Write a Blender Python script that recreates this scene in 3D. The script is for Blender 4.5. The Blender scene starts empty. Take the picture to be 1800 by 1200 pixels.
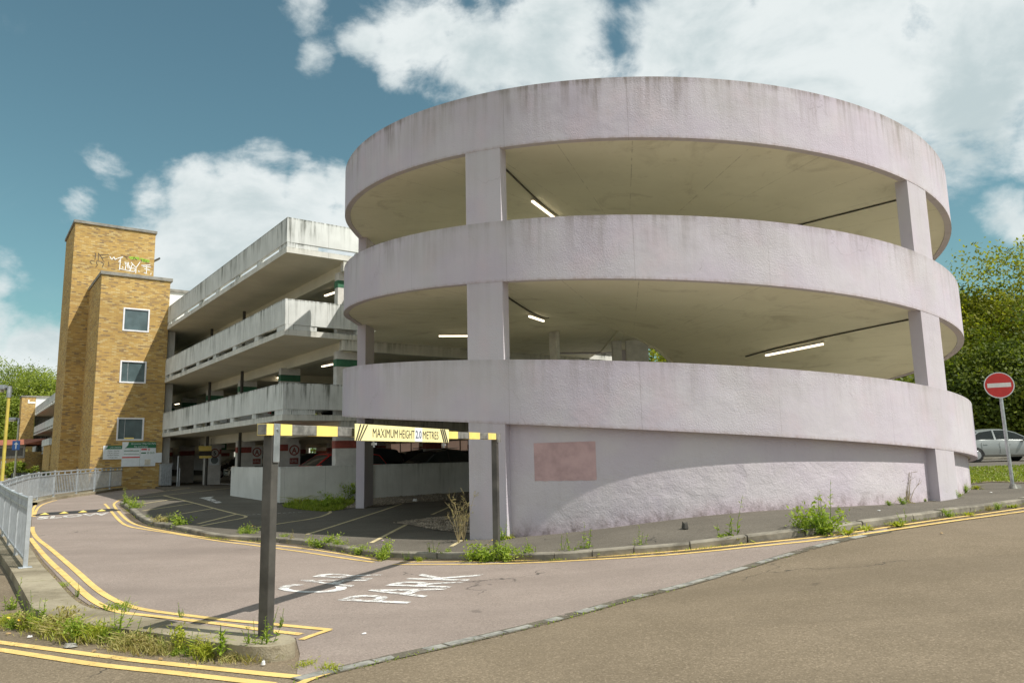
import bpy, bmesh, math, random
import numpy as np
from mathutils import Vector, Matrix
from math import sin, cos, tan, pi, radians, sqrt, atan2
random.seed(7)
D = bpy.data
scene = bpy.context.scene
COL = scene.collection
rnd = random.Random(11)

# ------------------------------------------------------------------ camera
F, PITCH, ROLL, EYE = 1301.6, 0.1508, -0.0208, 1.6
fw = Vector((0, cos(PITCH), sin(PITCH))); r0 = Vector((1, 0, 0)); u0 = r0.cross(fw)
cr = cos(ROLL) * r0 + sin(ROLL) * u0
cu = -sin(ROLL) * r0 + cos(ROLL) * u0
cd = D.cameras.new('camera'); cam = D.objects.new('camera', cd); COL.objects.link(cam)
cam.matrix_world = Matrix(((cr.x, cu.x, -fw.x, 0), (cr.y, cu.y, -fw.y, 0), (cr.z, cu.z, -fw.z, EYE), (0, 0, 0, 1)))
cd.sensor_width = 36; cd.lens = 36 * F / 1800; cd.clip_start = .05; cd.clip_end = 3000
scene.camera = cam
def ray(px, py):
    return cr * ((px - 900) / F) + cu * ((600 - py) / F) + fw

# ------------------------------------------------------------------ helpers
def tag(o, label=None, cat=None, group=None, kind=None):
    if label: o['label'] = label
    if cat: o['category'] = cat
    if group: o['group'] = group
    if kind: o['kind'] = kind
    return o
def empty(name, loc=(0, 0, 0), rz=0, label=None, cat=None, group=None):
    o = D.objects.new(name, None); COL.objects.link(o)
    o.location = loc; o.rotation_euler = (0, 0, rz); o.empty_display_size = .2
    return tag(o, label, cat, group)
def copy_tree(o, parent=None):
    c = o.copy(); COL.objects.link(c)
    if parent: c.parent = parent
    for ch in o.children: copy_tree(ch, c)
    return c

class MB:
    def __init__(s): s.v = []; s.f = []; s.uv = {}; s.m = []
    def vert(s, *p): s.v.append(tuple(p)); return len(s.v) - 1
    def face(s, idx, m=0, uv=None):
        s.f.append(tuple(idx)); s.m.append(m)
        if uv: s.uv[len(s.f) - 1] = uv
    def box(s, x0, x1, y0, y1, z0, z1, m=0, T=None):
        P = [(x, y, z) for z in (z0, z1) for y in (y0, y1) for x in (x0, x1)]
        if T: P = [tuple(T @ Vector(p)) for p in P]
        b = len(s.v); s.v += P
        for q in ((0, 2, 3, 1), (4, 5, 7, 6), (0, 1, 5, 4), (2, 6, 7, 3), (0, 4, 6, 2), (1, 3, 7, 5)):
            s.face([b + i for i in q], m)
    def bar(s, a, b, w, h=None, m=0):          # square bar between two points
        a = Vector(a); b = Vector(b); d = (b - a); L = d.length
        if L < 1e-6: return
        d /= L; up = Vector((0, 0, 1)) if abs(d.z) < .98 else Vector((0, 1, 0))
        x = d.cross(up).normalized(); y = x.cross(d); h = h or w
        bi = len(s.v)
        for P in (a, b):
            for sx, sy in ((-1, -1), (1, -1), (1, 1), (-1, 1)):
                s.v.append(tuple(P + x * sx * w / 2 + y * sy * h / 2))
        for i in range(4):
            j = (i + 1) % 4; s.face((bi + i, bi + j, bi + 4 + j, bi + 4 + i), m)
        s.face((bi + 3, bi + 2, bi + 1, bi), m); s.face((bi + 4, bi + 5, bi + 6, bi + 7), m)
    def tube(s, pts, radii, n=8, m=0, cap=True):
        pts = [Vector(p) for p in pts]; k = len(pts)
        if not hasattr(radii, '__len__'): radii = [radii] * k
        bi = len(s.v); x = None
        for i, P in enumerate(pts):
            d = (pts[min(i + 1, k - 1)] - pts[max(i - 1, 0)]).normalized()
            if x is None:
                up = Vector((0, 0, 1)) if abs(d.z) < .9 else Vector((1, 0, 0)); x = d.cross(up).normalized()
            else: x = (x - d * x.dot(d)).normalized()
            y = d.cross(x)
            for j in range(n):
                a = 2 * pi * j / n; s.v.append(tuple(P + (x * cos(a) + y * sin(a)) * radii[i]))
        for i in range(k - 1):
            for j in range(n):
                j2 = (j + 1) % n
                s.face((bi + i * n + j, bi + i * n + j2, bi + (i + 1) * n + j2, bi + (i + 1) * n + j), m)
        if cap:
            s.face([bi + j for j in range(n)][::-1], m); s.face([bi + (k - 1) * n + j for j in range(n)], m)
    def build(s, name, mats, parent=None, smooth=False, bevel=0, angle=40):
        me = D.meshes.new(name); me.from_pydata(s.v, [], s.f)
        mats = mats if isinstance(mats, (list, tuple)) else [mats]
        for m in mats: me.materials.append(m)
        if len(mats) > 1: me.polygons.foreach_set('material_index', s.m)
        if s.uv:
            L = me.uv_layers.new(name='UVMap')
            for fi, uv in s.uv.items():
                for li, c in zip(me.polygons[fi].loop_indices, uv): L.data[li].uv = c
        me.validate(); me.update()
        o = D.objects.new(name, me); COL.objects.link(o)
        if parent: o.parent = parent
        if smooth:
            me.polygons.foreach_set('use_smooth', [True] * len(me.polygons))
            if smooth != 'all': me.set_sharp_from_angle(angle=radians(angle))
        if bevel:
            b = o.modifiers.new('bevel', 'BEVEL'); b.width = bevel; b.segments = 2; b.limit_method = 'ANGLE'; b.angle_limit = radians(50)
            b.harden_normals = False
        return o

# ------------------------------------------------------------------ materials
class NT:
    def __init__(s, name):
        s.mat = D.materials.new(name); s.mat.use_nodes = True; s.t = s.mat.node_tree; s.n = s.t.nodes; s.n.clear()
        s.out = s.n.new('ShaderNodeOutputMaterial')
        s.b = s.n.new('ShaderNodeBsdfPrincipled'); s.t.links.new(s.b.outputs[0], s.out.inputs[0])
    def add(s, ty, **kw):
        x = s.n.new(ty)
        for k, v in kw.items(): setattr(x, k, v)
        return x
    def set(s, inp, v):
        if hasattr(v, 'is_output') or isinstance(v, bpy.types.NodeSocket): s.t.links.new(v, inp)
        else:
            if isinstance(v, tuple) and len(v) == 3 and inp.type == 'RGBA': v = (*v, 1)
            inp.default_value = v
    def math(s, op, a, b=0, clamp=False):
        x = s.add('ShaderNodeMath', operation=op, use_clamp=clamp); s.set(x.inputs[0], a); s.set(x.inputs[1], b); return x.outputs[0]
    def mul(s, a, b): return s.math('MULTIPLY', a, b)
    def addm(s, a, b): return s.math('ADD', a, b)
    def coord(s, kind='Object'):
        if kind == 'UV':
            x = s.add('ShaderNodeUVMap'); x.uv_map = 'UVMap'; return x.outputs[0]
        return s.add('ShaderNodeTexCoord').outputs[kind]
    def geo(s): return s.add('ShaderNodeNewGeometry').outputs['Position']
    def sep(s, v):
        x = s.add('ShaderNodeSeparateXYZ'); s.set(x.inputs[0], v); return x.outputs
    def comb(s, x, y, z=0.0):
        c = s.add('ShaderNodeCombineXYZ')
        for i, q in enumerate((x, y, z)): s.set(c.inputs[i], q)
        return c.outputs[0]
    def scale(s, v, sc):
        x = s.add('ShaderNodeMapping'); s.set(x.inputs[0], v); x.inputs['Scale'].default_value = sc; return x.outputs[0]
    def noise(s, v, scale=1, detail=4, rough=.55, dist=0):
        x = s.add('ShaderNodeTexNoise'); s.set(x.inputs['Vector'], v); x.inputs['Scale'].default_value = scale
        x.inputs['Detail'].default_value = detail; x.inputs['Roughness'].default_value = rough; x.inputs['Distortion'].default_value = dist
        return x.outputs['Fac']
    def voro(s, v, scale=1, feature='F1', out='Distance'):
        x = s.add('ShaderNodeTexVoronoi', feature=feature); s.set(x.inputs['Vector'], v); x.inputs['Scale'].default_value = scale
        return x.outputs[out]
    def mr(s, v, a, b, c=0., d=1., smooth=True):
        x = s.add('ShaderNodeMapRange'); x.interpolation_type = 'SMOOTHSTEP' if smooth else 'LINEAR'
        s.set(x.inputs[0], v)
        for i, q in enumerate((a, b, c, d)): s.set(x.inputs[i + 1], q)
        return x.outputs[0]
    def mix(s, f, a, b, mode='MIX'):
        x = s.add('ShaderNodeMix', data_type='RGBA', blend_type=mode); s.set(x.inputs[0], f); s.set(x.inputs[6], a); s.set(x.inputs[7], b)
        return x.outputs[2]
    def bump(s, h, strength=.3, dist=.02, nrm=None):
        x = s.add('ShaderNodeBump'); s.set(x.inputs['Height'], h); x.inputs['Strength'].default_value = strength; x.inputs['Distance'].default_value = dist
        if nrm is not None: s.set(x.inputs['Normal'], nrm)
        return x.outputs[0]
    def fin(s, col=None, rough=.8, nrm=None, metal=None, spec=None):
        if col is not None: s.set(s.b.inputs['Base Color'], col)
        s.set(s.b.inputs['Roughness'], rough)
        if nrm is not None: s.set(s.b.inputs['Normal'], nrm)
        if metal is not None: s.b.inputs['Metallic'].default_value = metal
        if spec is not None: s.b.inputs['Specular IOR Level'].default_value = spec
        return s.mat

def plain(name, col, rough=.6, metal=0., var=.12, scale=6, spec=.5, bump=0):
    n = NT(name); c = n.coord()
    f = n.noise(c, scale, 5, .6)
    k = n.mr(f, .3, .7, 1 - var, 1 + var)
    col2 = n.mix(1., col, n.comb(k, k, k), 'MULTIPLY')
    return n.fin(col2, rough, n.bump(n.noise(c, scale * 8, 3), bump, .01) if bump else None, metal, spec)

def mat_purple(amt=1., name='lilac_render'):
    n = NT(name); uv = n.coord('UV'); o = n.coord('Object'); u, v, _ = n.sep(uv)
    s1 = n.noise(n.comb(n.mul(u, 1.6), n.mul(v, .35)), 1.5, 5, .6)
    s2 = n.noise(n.comb(n.mul(u, 7.), n.mul(v, .5)), 1., 4, .6)
    s3 = n.noise(n.comb(n.mul(u, .5), n.mul(v, .1), 3.), 1., 3, .5)
    topg = n.mr(v, .15, 1.02)
    edge = n.mr(v, .86, 1.0)
    st = n.mul(n.mr(n.addm(n.mul(s1, .5), n.mul(s2, .5)), .44, .68), n.addm(n.mul(topg, .85), .12))
    st = n.mul(st, n.mr(s3, .3, .6, .35, 1.))
    st = n.addm(st, n.mul(edge, n.mr(s2, .3, .65, .05, .55)))
    base = n.mix(n.mr(n.noise(o, .7, 4), .35, .65), (.515, .468, .53), (.545, .515, .55))
    base = n.mix(n.mr(n.noise(n.comb(n.mul(u, .8), n.mul(v, .8)), 1.3, 3), .5, .7, 0., .35), base, (.58, .47, .51))
    bot = n.mr(v, .0, .06, 1., 0.)
    base = n.mix(n.mul(bot, n.mr(s2, .35, .7, .1, .6)), base, (.30, .22, .18))
    col = n.mix(n.math('MINIMUM', n.mul(st, amt), .85), base, (.22, .185, .165))
    sp = n.mr(n.voro(n.comb(n.mul(u, 3.), n.mul(v, 4.)), 1.4), .0, .035, .5, 0.)
    col = n.mix(sp, col, (.12, .1, .09))
    h1 = n.mul(n.noise(o, 34, 5, .62), n.mr(n.noise(o, .55, 3), .35, .62, .25, 1.)); h2 = n.noise(o, 1.7, 3, .5, .15)
    jt = n.mr(n.math('ABSOLUTE', n.math('SUBTRACT', n.math('FRACT', n.mul(u, 1 / 2.62)), .5)), 0., .0035, .45, 0.)
    col = n.mix(n.mul(jt, n.mr(s2, .3, .6, .2, 1.)), col, (.20, .17, .17))
    ck = n.mul(n.mr(n.voro(warp(n, n.comb(u, n.mul(v, 1.3))), .42, 'DISTANCE_TO_EDGE'), 0., .0045, 1., 0.), n.mr(n.noise(o, .6, 2), .54, .6))
    col = n.mix(n.mul(ck, .28), col, (.17, .14, .14))
    col = n.mix(n.mr(n.noise(n.comb(n.mul(u, .45), n.mul(v, .6), 9.), 1., 4, .55), .5, .66, 0., .38), col, (.46, .44, .435))
    nr = n.bump(h2, .3, .06, n.bump(h1, .55, .018))
    return n.fin(col, .85, nr, spec=.25)
def mat_purple_base():       # ground wall: same paint, pinker and dirtier along the pavement
    n = NT('lilac_wall_render'); uv = n.coord('UV'); o = n.coord('Object'); u, v, _ = n.sep(uv)
    base = n.mix(n.mr(n.noise(o, .8, 4), .35, .65), (.53, .478, .53), (.565, .525, .55))
    low = n.mr(n.addm(v, n.mul(n.noise(n.comb(u, v), 1.1, 4), .5)), .35, .85, 1., 0.)
    base = n.mix(n.mul(low, .75), base, (.52, .41, .455))
    dirt = n.mul(n.mr(v, .2, .62, .85, 0.), n.mr(n.noise(n.comb(u, n.mul(v, .7)), 4, 6, .72), .42, .66))
    base = n.mix(dirt, base, (.2, .16, .15))
    s1 = n.noise(n.comb(n.mul(u, 5.), n.mul(v, .6)), 1., 4, .6)
    base = n.mix(n.mr(s1, .55, .8, 0., .35), base, (.36, .32, .35))
    h1 = n.noise(o, 30, 5, .65); h2 = n.noise(o, 2.2, 4, .5, .3)
    return n.fin(base, .85, n.bump(h2, .45, .08, n.bump(h1, .5, .02)), spec=.25)
def mat_soffit():
    n = NT('cream_soffit_paint'); o = n.coord('Object')
    x, y, z = n.sep(o)
    f = n.noise(o, .5, 5, .6); g = n.noise(o, 3, 5, .7)
    col = n.mix(n.mr(f, .3, .7), (.71, .68, .55), (.78, .75, .615))
    col = n.mix(n.mr(g, .58, .8, 0., .4), col, (.40, .35, .26)); col = n.mix(n.mr(n.noise(o, .8, 5, .65, .8), .54, .72, 0., .4), col, (.38, .34, .26))
    ang = n.math('ARCTAN2', x, y)
    joint = n.mr(n.math('ABSOLUTE', n.math('SUBTRACT', n.math('FRACT', n.mul(ang, 5.5)), .5)), .0, .012, .5, 0.)
    col = n.mix(n.mul(joint, n.mr(g, .4, .6)), col, (.2, .17, .12))
    return n.fin(col, .8, n.bump(g, .15, .02), spec=.2)
def mat_concrete(name='white_concrete', a=(.585, .60, .575), b=(.665, .68, .655), stain=(.10, .105, .085), amt=1.0, topw=1.0):
    n = NT(name); o = n.coord('Object'); g = n.sep(n.coord('Generated'))[2]; x, y, z = n.sep(o); xy = n.addm(x, y)
    s1 = n.noise(n.comb(n.mul(xy, 2.2), n.mul(z, .3)), 1, 5, .65)
    s2 = n.noise(n.comb(n.mul(xy, 9.), n.mul(z, .6)), 1, 4, .6)
    s3 = n.noise(n.comb(n.mul(xy, .35), n.mul(z, .3), 5.), 1, 3, .5)
    st = n.mul(n.mr(n.addm(n.mul(s1, .55), n.mul(s2, .45)), .45, .72), n.addm(n.mul(n.mr(g, 0., 1.), .7 * topw), .25))
    st = n.mul(st, n.mr(s3, .35, .62, .25, 1.25))
    st = n.addm(st, n.mul(n.mr(g, .9, 1.), n.mr(s2, .35, .6, 0., .4)))
    base = n.mix(n.mr(n.noise(o, 1.2, 4), .35, .65), a, b)
    gi = n.noise(o, 25, 4, .7)
    base = n.mix(n.mr(gi, .5, .75, 0., .2), base, (.4, .39, .35))
    col = n.mix(n.math('MINIMUM', n.mul(st, amt), .9), base, stain)
    pj = n.mr(n.math('ABSOLUTE', n.math('SUBTRACT', n.math('FRACT', n.mul(xy, 1 / 3.05)), .5)), 0., .004, .55, 0.)
    col = n.mix(pj, col, (.16, .16, .14))
    return n.fin(col, .85, n.bump(gi, .2, .012), spec=.25)
def mat_brick():
    n = NT('yellow_stock_brick'); o = n.coord('Object'); x, y, z = n.sep(o)
    vec = n.comb(n.addm(x, y), z)
    b = n.add('ShaderNodeTexBrick'); n.set(b.inputs['Vector'], vec)
    b.offset = .5; b.inputs['Scale'].default_value = 1.0
    b.inputs['Brick Width'].default_value = .225; b.inputs['Row Height'].default_value = .075
    b.inputs['Mortar Size'].default_value = .007; b.inputs['Mortar Smooth'].default_value = .2; b.inputs['Bias'].default_value = 0
    b.inputs['Color1'].default_value = (0, 0, 0, 1); b.inputs['Color2'].default_value = (1, 1, 1, 1); b.inputs['Mortar'].default_value = (.5, .5, .5, 1)
    k = n.sep(b.outputs['Color'])[0]
    r = n.add('ShaderNodeValToRGB'); n.set(r.inputs[0], k); e = r.color_ramp.elements
    cols = [(0., (.23, .165, .10)), (.10, (.33, .22, .105)), (.25, (.44, .28, .10)), (.55, (.505, .325, .105)), (.8, (.53, .365, .135)), (1., (.57, .44, .215))]
    e[0].position, e[0].color = cols[0][0], (*cols[0][1], 1); e[1].position, e[1].color = cols[-1][0], (*cols[-1][1], 1)
    for p_, c_ in cols[1:-1]:
        q = e.new(p_); q.color = (*c_, 1)
    big = n.mr(n.noise(n.scale(o, (.35, .35, .8)), 1, 4), .35, .65, .88, 1.07)
    col = n.mix(1., r.outputs[0], n.comb(big, big, big), 'MULTIPLY')
    col = n.mix(b.outputs['Fac'], col, (.38, .27, .12))
    fine = n.noise(o, 60, 3)
    col = n.mix(n.mr(fine, .5, .8, 0., .3), col, (.15, .1, .05))
    return n.fin(col, .88, n.bump(n.math('SUBTRACT', n.mul(fine, .3), b.outputs['Fac']), .5, .008), spec=.2)
def mat_asphalt(name, c1, c2, speck=(.34, .31, .26), dark=(.045, .042, .038), big=.25, crack=True):
    n = NT(name); o = n.geo()
    f = n.noise(o, 1.1, 5, .6); pz = n.noise(o, .25, 4, .55); g = n.noise(o, 110, 2, .6); sp = n.voro(o, 80, out='Color')
    k = n.sep(sp)[0]
    col = n.mix(n.mr(f, .3, .7), c1, c2)
    col = n.mix(n.mr(k, .72, .95, 0., .42), col, speck)
    col = n.mix(n.mr(k, .02, .26, .4, 0.), col, dark)
    col = n.mix(n.mr(pz, .48, .72, 0., big), col, tuple(q * .62 for q in c1))
    tr = n.mr(n.noise(n.scale(o, (.10, .9, 1.)), 1., 4, .55, .3), .45, .68, 0., .35)
    col = n.mix(tr, col, tuple(q * .72 for q in c1))
    oil = n.mul(n.mr(n.voro(warp(n, o), .9), .03, .11, 1., 0.), n.mr(n.noise(o, .45, 2), .5, .6, 0., .55))
    col = n.mix(oil, col, tuple(q * .38 for q in c1))
    m2 = n.mr(n.noise(o, 6, 4, .7), .58, .72, 0., .25)
    col = n.mix(m2, col, tuple(q * .7 for q in c1))
    if crack:
        cv = n.voro(n.addm_vec(o), .33, 'DISTANCE_TO_EDGE') if hasattr(n, 'addm_vec') else n.voro(warp(n, o), .27, 'DISTANCE_TO_EDGE')
        cm = n.mul(n.mr(cv, 0., .006, 1., 0.), n.mr(n.noise(o, .35, 2), .51, .57))
        col = n.mix(n.mul(cm, .8), col, (.03, .028, .025))
    return n.fin(col, n.mr(g, .3, .7, .8, .95), n.bump(n.addm(n.mul(g, .7), k), .55, .006), spec=.3)
def warp(n, o):
    w = n.add('ShaderNodeTexNoise'); n.set(w.inputs['Vector'], o); w.inputs['Scale'].default_value = 1.3; w.inputs['Detail'].default_value = 4
    a = n.add('ShaderNodeVectorMath', operation='MULTIPLY_ADD'); n.set(a.inputs[0], w.outputs['Color']); a.inputs[1].default_value = (1.3, 1.3, 1.3); n.set(a.inputs[2], o)
    return a.outputs[0]
def mat_line(name, col, wear=.5, rough=.7):
    n = NT(name); o = n.geo()
    f = n.noise(o, 9, 6, .75); g = n.noise(o, 60, 3, .7); big = n.noise(o, 1.1, 3)
    c = n.mix(n.mr(n.noise(o, 4, 4), .35, .7), col, tuple(q * .8 for q in col))
    c = n.mix(n.mr(g, .55, .8, 0., .4), c, tuple(q * .55 for q in col))
    a = n.mr(n.addm(n.addm(n.mul(f, .5), n.mul(g, .3)), n.mul(big, .25)), wear - .05, wear + .06, 0., 1.)
    tr = n.add('ShaderNodeBsdfTransparent'); mx = n.add('ShaderNodeMixShader')
    n.fin(c, rough, n.bump(g, .3, .004), spec=.3)
    n.set(mx.inputs[0], a); n.t.links.new(tr.outputs[0], mx.inputs[1]); n.t.links.new(n.b.outputs[0], mx.inputs[2]); n.t.links.new(mx.outputs[0], n.out.inputs[0])
    return n.mat
def mat_leaf(name, cols, trans=.35, scale=.5, rough=.55):
    n = NT(name); o = n.geo()
    oi = n.add('ShaderNodeObjectInfo').outputs['Random']
    at = n.add('ShaderNodeAttribute'); at.attribute_name = 'tint'
    f = n.noise(o, scale, 3, .6)
    r = n.add('ShaderNodeValToRGB'); n.set(r.inputs[0], n.addm(n.mul(at.outputs['Fac'], .75), n.mul(n.mr(f, .3, .7), .25))); e = r.color_ramp.elements
    e[0].color = (*cols[0], 1); e[1].color = (*cols[-1], 1)
    for i, c in enumerate(cols[1:-1]): e.new((i + 1) / (len(cols) - 1)).color = (*c, 1)
    n.fin(r.outputs[0], rough, spec=.3)
    tl = n.add('ShaderNodeBsdfTranslucent'); n.set(tl.inputs[0], n.mix(1., r.outputs[0], (1.5, 1.6, .7), 'MULTIPLY'))
    mx = n.add('ShaderNodeMixShader'); mx.inputs[0].default_value = trans
    n.t.links.new(n.b.outputs[0], mx.inputs[1]); n.t.links.new(tl.outputs[0], mx.inputs[2]); n.t.links.new(mx.outputs[0], n.out.inputs[0])
    return n.mat
def mat_emit(name, col, st):
    n = NT(name); n.fin(col, .4); n.set(n.b.inputs['Emission Color'], col); n.b.inputs['Emission Strength'].default_value = st; return n.mat
def mat_glass(name, col=(.03, .035, .035), rough=.04):
    n = NT(name); o = n.coord()
    n.fin(n.mix(n.mr(n.noise(o, 2, 4), .4, .7, 0., .3), col, tuple(q * 2.2 for q in col)), n.mr(n.noise(o, 5, 3), .3, .8, rough, rough + .1), spec=.8); return n.mat
def mat_paint(name, col, coat=.6, metal=0.):
    n = NT(name); o = n.coord()
    n.fin(n.mix(n.mr(n.noise(o, 3, 4), .45, .75, 0., .2), col, tuple(q * .75 for q in col)), n.mr(n.noise(o, 9, 4), .3, .7, .28, .42), metal=metal)
    n.b.inputs['Coat Weight'].default_value = coat; n.b.inputs['Coat Roughness'].default_value = .06; return n.mat

def mat_plinth():
    n = NT('plinth_concrete'); o = n.geo(); a = n.noise(o, .9, 5, .6, .4); b = n.noise(o, 7, 5, .7); g = n.noise(o, 60, 3, .7)
    col = n.mix(n.mr(a, .35, .65), (.20, .17, .115), (.36, .315, .225))
    col = n.mix(n.mr(b, .52, .72, 0., .7), col, (.15, .125, .075))
    col = n.mix(n.mr(n.noise(o, 3, 4, .6), .6, .7, 0., .5), col, (.17, .17, .06))
    col = n.mix(n.mr(g, .55, .7, 0., .4), col, (.42, .38, .30))
    return n.fin(col, .92, n.bump(n.addm(b, n.mul(g, .5)), .7, .02), spec=.2)
M = {}
M['purple'] = mat_purple(1.); M['purple_mid'] = mat_purple(.62, 'lilac_render_cleaner'); M['purple_low'] = mat_purple(.42, 'lilac_render_cleanest'); M['purple_wall'] = mat_purple_base(); M['soffit'] = mat_soffit()
M['concrete'] = mat_concrete(amt=1.75); M['concrete_low'] = mat_concrete('low_wall_concrete', (.58, .57, .53), (.66, .65, .61), (.2, .2, .17), .6)
M['slab'] = mat_concrete('slab_edge_concrete', (.58, .57, .52), (.66, .65, .59), (.09, .10, .07), 1.6, .6)
M['ceiling'] = plain('ceiling_paint', (.72, .69, .57), .85, var=.08, scale=.6, spec=.2)
M['deckfloor'] = plain('deck_floor', (.27, .255, .225), .8, var=.3, scale=.5)
M['brick'] = mat_brick()
M['coping'] = plain('concrete_coping', (.24, .23, .20), .85, var=.25, scale=3, bump=.2)
M['road'] = mat_asphalt('tan_asphalt', (.178, .140, .092), (.21, .166, .112), (.38, .305, .215), (.07, .052, .034), .25)
M['road2'] = mat_asphalt('pinkish_asphalt', (.265, .216, .185), (.30, .246, .212), (.44, .375, .325), (.11, .088, .075), .28)
M['tarmac'] = mat_asphalt('dark_tarmac', (.118, .104, .082), (.148, .131, .104), (.25, .225, .185), (.04, .036, .03), .3)
M['kerb'] = plain('kerb_concrete', (.225, .205, .165), .9, var=.4, scale=2.2, spec=.2, bump=.6)
M['plinth'] = mat_plinth()
M['yellow'] = mat_line('yellow_road_paint', (.80, .56, .20), .425)
M['bay'] = mat_line('faded_bay_paint', (.62, .52, .30), .43)
M['white_line'] = mat_line('white_road_paint', (.82, .81, .78), .50)
M['slowp'] = mat_line('worn_white_paint', (.78, .76, .72), .49)
M['sett'] = plain('granite_sett', (.27, .265, .235), .8, var=.35, scale=9, bump=.3)
M['galv'] = plain('galvanised_steel', (.42, .44, .45), .45, .75, .2, 8)
M['railpaint'] = plain('grey_rail_paint', (.40, .43, .45), .45, .3, .15, 6)
M['blacksteel'] = plain('dark_painted_steel', (.066, .062, .054), .5, .0, .4, 3, bump=.1)
M['weathered'] = plain('faded_black_band', (.17, .165, .15), .6, 0, .4, 12)
M['refl_yellow'] = plain('reflective_yellow', (.92, .72, .20), .35, 0, .06, 10)
M['signyellow'] = plain('sign_yellow', (.95, .85, .42), .4, 0, .04, 5)
M['signblack'] = plain('sign_black_letters', (.045, .042, .04), .5, 0, .2, 10)
M['signwhite'] = plain('sign_white', (.74, .78, .80), .4, 0, .05, 5)
M['purewhite'] = plain('white_paint', (.80, .80, .78), .5, 0, .05, 5)
M['signred'] = plain('sign_red', (.62, .035, .03), .4, 0, .08, 6)
M['signblue'] = plain('sign_blue', (.03, .13, .42), .4, 0, .08, 6)
M['signgreen'] = plain('sign_green', (.028, .16, .075), .45, 0, .08, 6)
M['redstripe'] = plain('red_stripe_paint', (.28, .062, .045), .6, 0, .25, 5)
M['greenstripe'] = plain('green_stripe_paint', (.035, .14, .075), .6, 0, .2, 5)
M['colwhite'] = plain('column_paint', (.60, .58, .54), .7, 0, .12, 3)
M['backwall'] = plain('pink_panel', (.66, .53, .47), .8, 0, .15, 1)
def _tl(m, f, c):
    t = m.node_tree; o = [q for q in t.nodes if q.type == 'OUTPUT_MATERIAL'][0]; b = o.inputs[0].links[0].from_socket; a = t.nodes.new('ShaderNodeBsdfTranslucent'); a.inputs[0].default_value = (*c, 1); x = t.nodes.new('ShaderNodeMixShader'); x.inputs[0].default_value = f
    t.links.new(b, x.inputs[1]); t.links.new(a.outputs[0], x.inputs[2]); t.links.new(x.outputs[0], o.inputs[0])
_tl(M['backwall'], .5, (.78, .66, .60))  # translucency added so daylight from outside brightens the dark rear wall
M['pipe'] = plain('dark_pipe', (.05, .045, .035), .6, 0, .3, 5)
M['tube'] = mat_emit('lamp_tube', (1., .87, .64), 2.6)
M['casing'] = plain('lamp_casing', (.62, .58, .48), .5)
M['glass'] = mat_glass('dark_glass'); M['towerglass'] = mat_glass('tower_glass', (.075, .11, .115), .05)
M['frame'] = plain('white_window_frame', (.78, .78, .80), .4, 0, .06)
M['rubber'] = plain('black_rubber', (.03, .03, .03), .8, 0, .3, 10)
M['tyre'] = plain('tyre', (.02, .02, .02), .8)
M['rim'] = plain('alloy_rim', (.45, .46, .47), .35, .8)
M['headlamp'] = plain('headlamp_lens', (.75, .78, .8), .1, .2, .3, 20)
M['taillamp'] = plain('tail_lamp', (.45, .02, .015), .2)
M['plate'] = plain('number_plate', (.75, .68, .25), .5)
M['patch'] = plain('pink_patch_paint', (.47, .325, .325), .85, 0, .16, 2.5, .2, .4)
M['leaf_lime'] = mat_leaf('lime_leaves', [(.075, .09, .01), (.18, .20, .02), (.30, .30, .03), (.42, .39, .05)], .48)
M['leaf_dark'] = mat_leaf('dark_leaves', [(.035, .055, .008), (.085, .12, .014), (.15, .185, .02), (.24, .25, .03)], .4)
M['leaf_left'] = mat_leaf('green_leaves', [(.09, .125, .018), (.17, .22, .03), (.26, .31, .045), (.36, .39, .07)], .45)
M['weed'] = mat_leaf('weed_leaves', [(.10, .17, .02), (.19, .28, .03), (.29, .37, .05), (.42, .46, .10)], .35, 4)
M['weeddry'] = mat_leaf('dry_weed', [(.24, .19, .075), (.34, .28, .11), (.40, .36, .14), (.30, .34, .09)], .3, 4)
M['weedyel'] = mat_leaf('yellow_green_grass', [(.16, .22, .02), (.25, .31, .025), (.34, .36, .04), (.42, .40, .07)], .3, 4)
M['grass'] = mat_leaf('verge_grass', [(.09, .15, .015), (.16, .23, .02), (.24, .30, .03), (.33, .36, .05)], .25, 2)
M['flower'] = plain('yellow_flower', (.85, .55, .04), .6); M['purpleflower'] = plain('purple_flower', (.45, .2, .5), .6)
M['bark'] = plain('bark', (.09, .07, .045), .9, 0, .35, 4, bump=.5)
M['stem'] = plain('dry_stem', (.24, .19, .09), .8)
M['soil'] = plain('verge_soil', (.17, .13, .08), .95, 0, .3, 2)
M['gravel'] = plain('gravel_bed', (.20, .165, .125), .9, 0, .45, 22, bump=1.)
M['stone'] = plain('gravel_stone', (.30, .25, .19), .85, 0, .5, 3)
M['rooftile'] = plain('red_roof_tile', (.30, .10, .055), .85, 0, .25, 3, bump=.3)
M['litter'] = plain('litter_white', (.7, .7, .68), .7)
M['deadleaf'] = plain('dead_leaf', (.36, .24, .11), .8, 0, .3, 10)

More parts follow.
